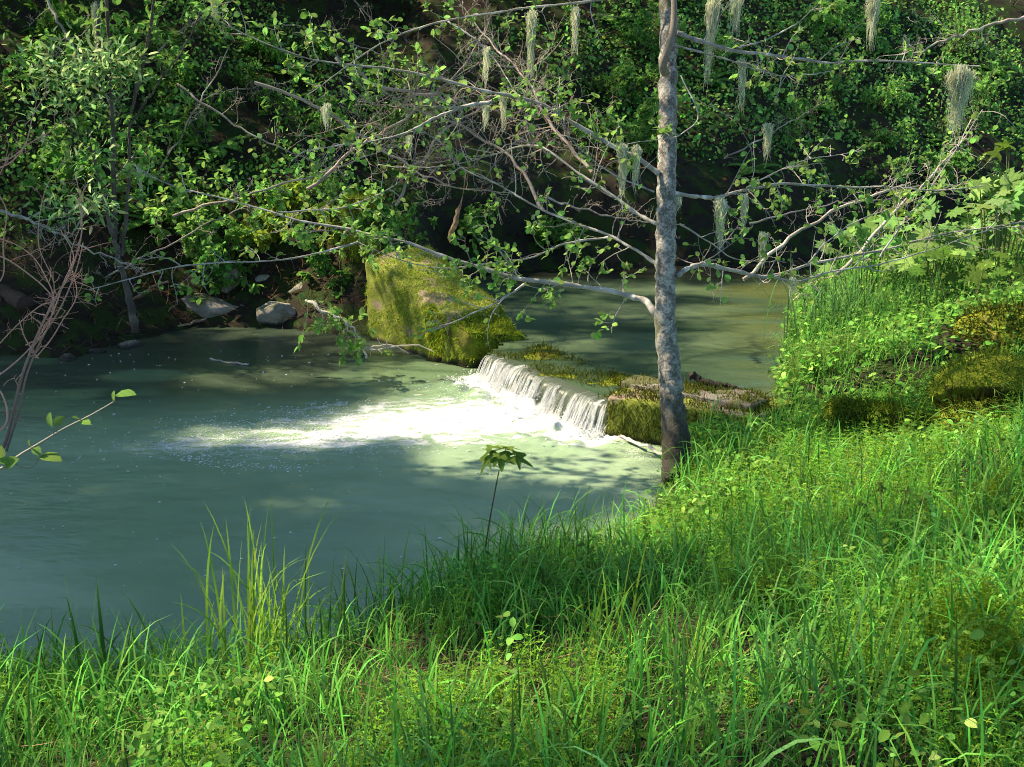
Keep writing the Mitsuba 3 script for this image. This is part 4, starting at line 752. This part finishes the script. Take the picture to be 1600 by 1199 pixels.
horsetail(1250, 590, .5, 30, .34, (.16, .25, .05), 'pale feathery plants spilling over the bank above the weir')
horsetail(1310, 570, .6, 26, .34, (.14, .22, .05), 'pale feathery plants behind the short mossy log')
rng = np.random.default_rng(208)
# large round-leaved plants on the upper right bank
def bigplant(u, v, z, n, H, size, label, tmpl=BIGLEAF, col=(.20, .36, .11), sp=.3):
    t = thing('butterbur', label, 'plant'); c0 = G(u, v, z); c0[2] = float(Zs(c0[0], c0[1])[0])
    for i in range(n):
        b = MB(); off = rng.normal(0, sp, 3) * (1, .8, 0); tip = c0 + off + (0, 0, H * rng.uniform(.55, 1.1)); b0 = MB()
        tube(b0, spline([c0 + off * .3, c0 + off * .7 + (0, 0, H * .4), tip], 8), .006, (.12, .16, .05), 5); b0.put('stalk', 'wood', t)
        dd = nrm(off * (1, 1, 0) + rng.normal(0, .15, 3) + (0, -.1, -.05)); leaves(b, tmpl, tip[None], dd[None], nrm(np.array([-.25, -.45, 1]) + rng.normal(0, .22, 3))[None], size * rng.uniform(.7, 1.2), jit(col, 1, .2, .08)); b.put('leaf', 'leaf', t)
bigplant(1350, 490, .6, 26, .85, .21, 'large pale round leaved plant at the corner of the upper pool bank')
bigplant(1450, 470, .8, 34, .95, .22, 'large pale leaved plant in the middle of the upper right bank')
bigplant(1560, 470, .9, 34, 1.0, .24, 'large pale leaved plant at the right edge of the upper bank')
bigplant(1510, 500, .85, 16, .6, .17, 'smaller round leaved plant in front of the large leaves at right', col=(.11, .21, .04))
bigplant(1380, 450, .75, 10, 1.15, .16, 'taller lobed leaf plant rising above the pale leaves by the upper pool', MAPLE, (.13, .24, .03), .16)
bigplant(1600, 430, 1.0, 16, 1.35, .2, 'tall lobed leaf plant at the right edge under the branches', MAPLE, (.12, .22, .03), .3)
bigplant(1100, 790, .3, 9, .16, .07, 'pale lobed leaf herb beside the foot of the alder', MAPLE, (.16, .24, .06), .12)
bigplant(1390, 830, .7, 9, .28, .06, 'lobed leaf herb in the sunlit middle of the right bank', MAPLE, (.13, .22, .05), .12)
# dead reddish twig litter by the foot of the alder
tw_ = MB(); c0 = G(1050, 815, .15); N = 260; base = c0 + rng.normal(0, 1, (N, 3)) * (.14, .16, .05); base[:, 2] = Z(base[:, 0], base[:, 1]) + np.abs(rng.normal(0, .05, N)); blades(tw_, base, rng.uniform(0, 6.28, N), rng.uniform(.06, .22, N), .005, rng.uniform(.6, 1.8, N), rng.normal(0, .5, N), jit((.24, .12, .09), N, .35, .08), 3)
k = tw_.put('twig_litter', 'strand'); tag(k, 'heap of reddish dead twigs beside the foot of the alder', 'twigs', kind='stuff')

# ------------------------------------------------------------------ trees around the clearing, above the frame: their crowns shade the creek
rng = np.random.default_rng(106)
TREES = [(-9.5, 14.5), (-8.5, 8.5), (-6.0, 2.6), (-13, 20), (-4.5, -2.0), (-8, 25.5), (-1.5, 27), (5.5, 27.5), (11, 24), (9, 6)]
GAPS = [  # x, y, rx, ry of sunlit openings on the ground
    (-2.4, 10.0, 1.0, .36),  (-.25, 10.8, 1.5, 1.15), (-3.3, 15.0, .5, .4), (-1.5, 13.2, 1.3, 1.0), (2.8, 7.4, 2.3, .75), (4.8, 12.2, 2.4, 2.0), (4.0, 9.9, 1.4, .5), (-.95, 5.25, .5, .35), (-.8, 4.1, 1.9, .45), (.85, 4.0, .5, .4), (2.1, 4.35, .6, .4), (3.2, 14.6, .9, .5), (1.7, 10.0, .7, .4), (2.5, 8.6, 1.0, .4), (-3.2, 12.0, .7, .4), (-3.6, 15.6, 1.3, 1.0), (-5.5, 16.0, .8, .8), (-2.4, 17.5, .9, .8)]
DARK = [(.1, 5.7, .9, .55), (1.6, 5.5, .7, .4), (4.7, 8.5, 1.1, .5), (-2.2, 6.9, 1.9, .9)]
def lit_at(g):
    w = np.zeros(len(g)); n = meshkit.fbm(np.column_stack([g[:, :2] * 1.4, g[:, 2] * 0]), 3, 71) - .5
    for x0, y0, rx, ry in GAPS: w = np.maximum(w, 1.35 - np.sqrt(((g[:, 0] - x0) / rx)**2 + ((g[:, 1] - y0) / ry)**2) + .5 * n)
    up = sst(14.5, 16, g[:, 1])
    w = np.maximum(w, up * 3.2 * (meshkit.fbm(g * 1.1, 3, 81) - (.45 - .03 * sst(1, 3, g[:, 0]) + .03 * np.exp(-((g[:, 0] + .5) / 1.5)**2))))
    nb = (meshkit.fbm(g * 1.9 + 3, 3, 91) - .51) * 4 * shapely.contains_xy(near_poly, g[:, 0], g[:, 1])
    w = np.maximum(w, nb)
    for x0, y0, rx, ry in DARK: w = np.where(np.sqrt(((g[:, 0] - x0) / rx)**2 + ((g[:, 1] - y0) / ry)**2) + .4 * n < 1, -1, w)
    w = np.where(np.hypot(g[:, 0] - .9, g[:, 1] - 6.25) < .32, 1, w)
    return w > .12
M = 5600; gx, gy = rng.uniform(-7.5, 8, M), rng.uniform(2.2, 27, M); gx[:2000] = rng.uniform(-7, .8, 2000); gy[:2000] = rng.uniform(5, 14, 2000); g = np.column_stack([gx, gy, np.maximum(Z(gx, gy), .1)])
lo = np.maximum(6.3, g[:, 2] + 2.5 + .06 * 0); hgt = lo + rng.uniform(0, 2.6, M); c = g + SUN[None] * ((hgt - g[:, 2]) / SUN[2])[:, None]
keep = ~lit_at(g)
for q0, r_ in ((P(785, 715, 6.6), .36), (P(150, 95, 13.2), .7), (P(80, 110, 13.2), .5), (P(130, 325, 12.9), .5), (P(430, 480, 15.2), .5), (P(110, 400, 8.7), .28), (P(400, 930, 5.8), .45), (P(500, 335, 9.5), .6), (P(330, 300, 9.6), .5), (P(600, 105, 8.6), .5), (P(480, 95, 8.6), .5), (P(1040, 250, 8.9), .5), (P(1500, 140, 9.3), .5), (P(1200, 85, 8.9), .5), (P(520, 440, 12.4), .5), (P(610, 430, 13.8), .7), (P(700, 450, 13.2), .7)):
    e = c - q0; keep &= np.linalg.norm(e - (e @ SUN)[:, None] * SUN, axis=1) > r_      # openings in the crowns
c = c[keep]
tr = np.array(TREES); own = np.argmin(np.linalg.norm(c[:, None, :2] - tr[None], axis=2), 1)
for i, (tx, ty) in enumerate(TREES):
    cs = c[own == i]
    if len(cs) < 5: continue
    t = thing('shade_tree', 'leafy tree on the bank whose crown shades the creek', 'tree', 'trees around the clearing'); z0 = float(Zs(tx, ty)[0]); mb = MB()
    q = curlwalk((tx, ty, z0 - .2), (0, 0, 1), 8.5 - min(z0, 4), 14, .02); tube(mb, q, np.linspace(.2, .08, 15), (.12, .11, .095), 10); mb.put('trunk', 'wood', t)
    lb = MB(); lf = MB()
    for cc in cs[:: max(1, len(cs) // 40)]:
        st = q[rng.integers(7, 14)]; w = spline([st, (st + cc) / 2 + (0, 0, .5), cc], 8); tube(lb, w, np.linspace(.05, .008, 8), (.12, .11, .095), 5)
    lb.put('limb', 'wood', t)
    n = 30; pos = np.repeat(cs, n, 0) + rng.normal(0, 1, (len(cs) * n, 3)) * (.20, .20, .13); N = len(pos)
    leaves(lf, SMALL, pos, rdir(N, .5), upish(N, .5), rng.uniform(.10, .2, N), jit((.06, .12, .022), N, .3, .1)); lf.put('crown', 'leaf', t)
print('triangles', sum(len(x[1]) for x in meshkit.WRITTEN.values()), 'entries', len(scene))
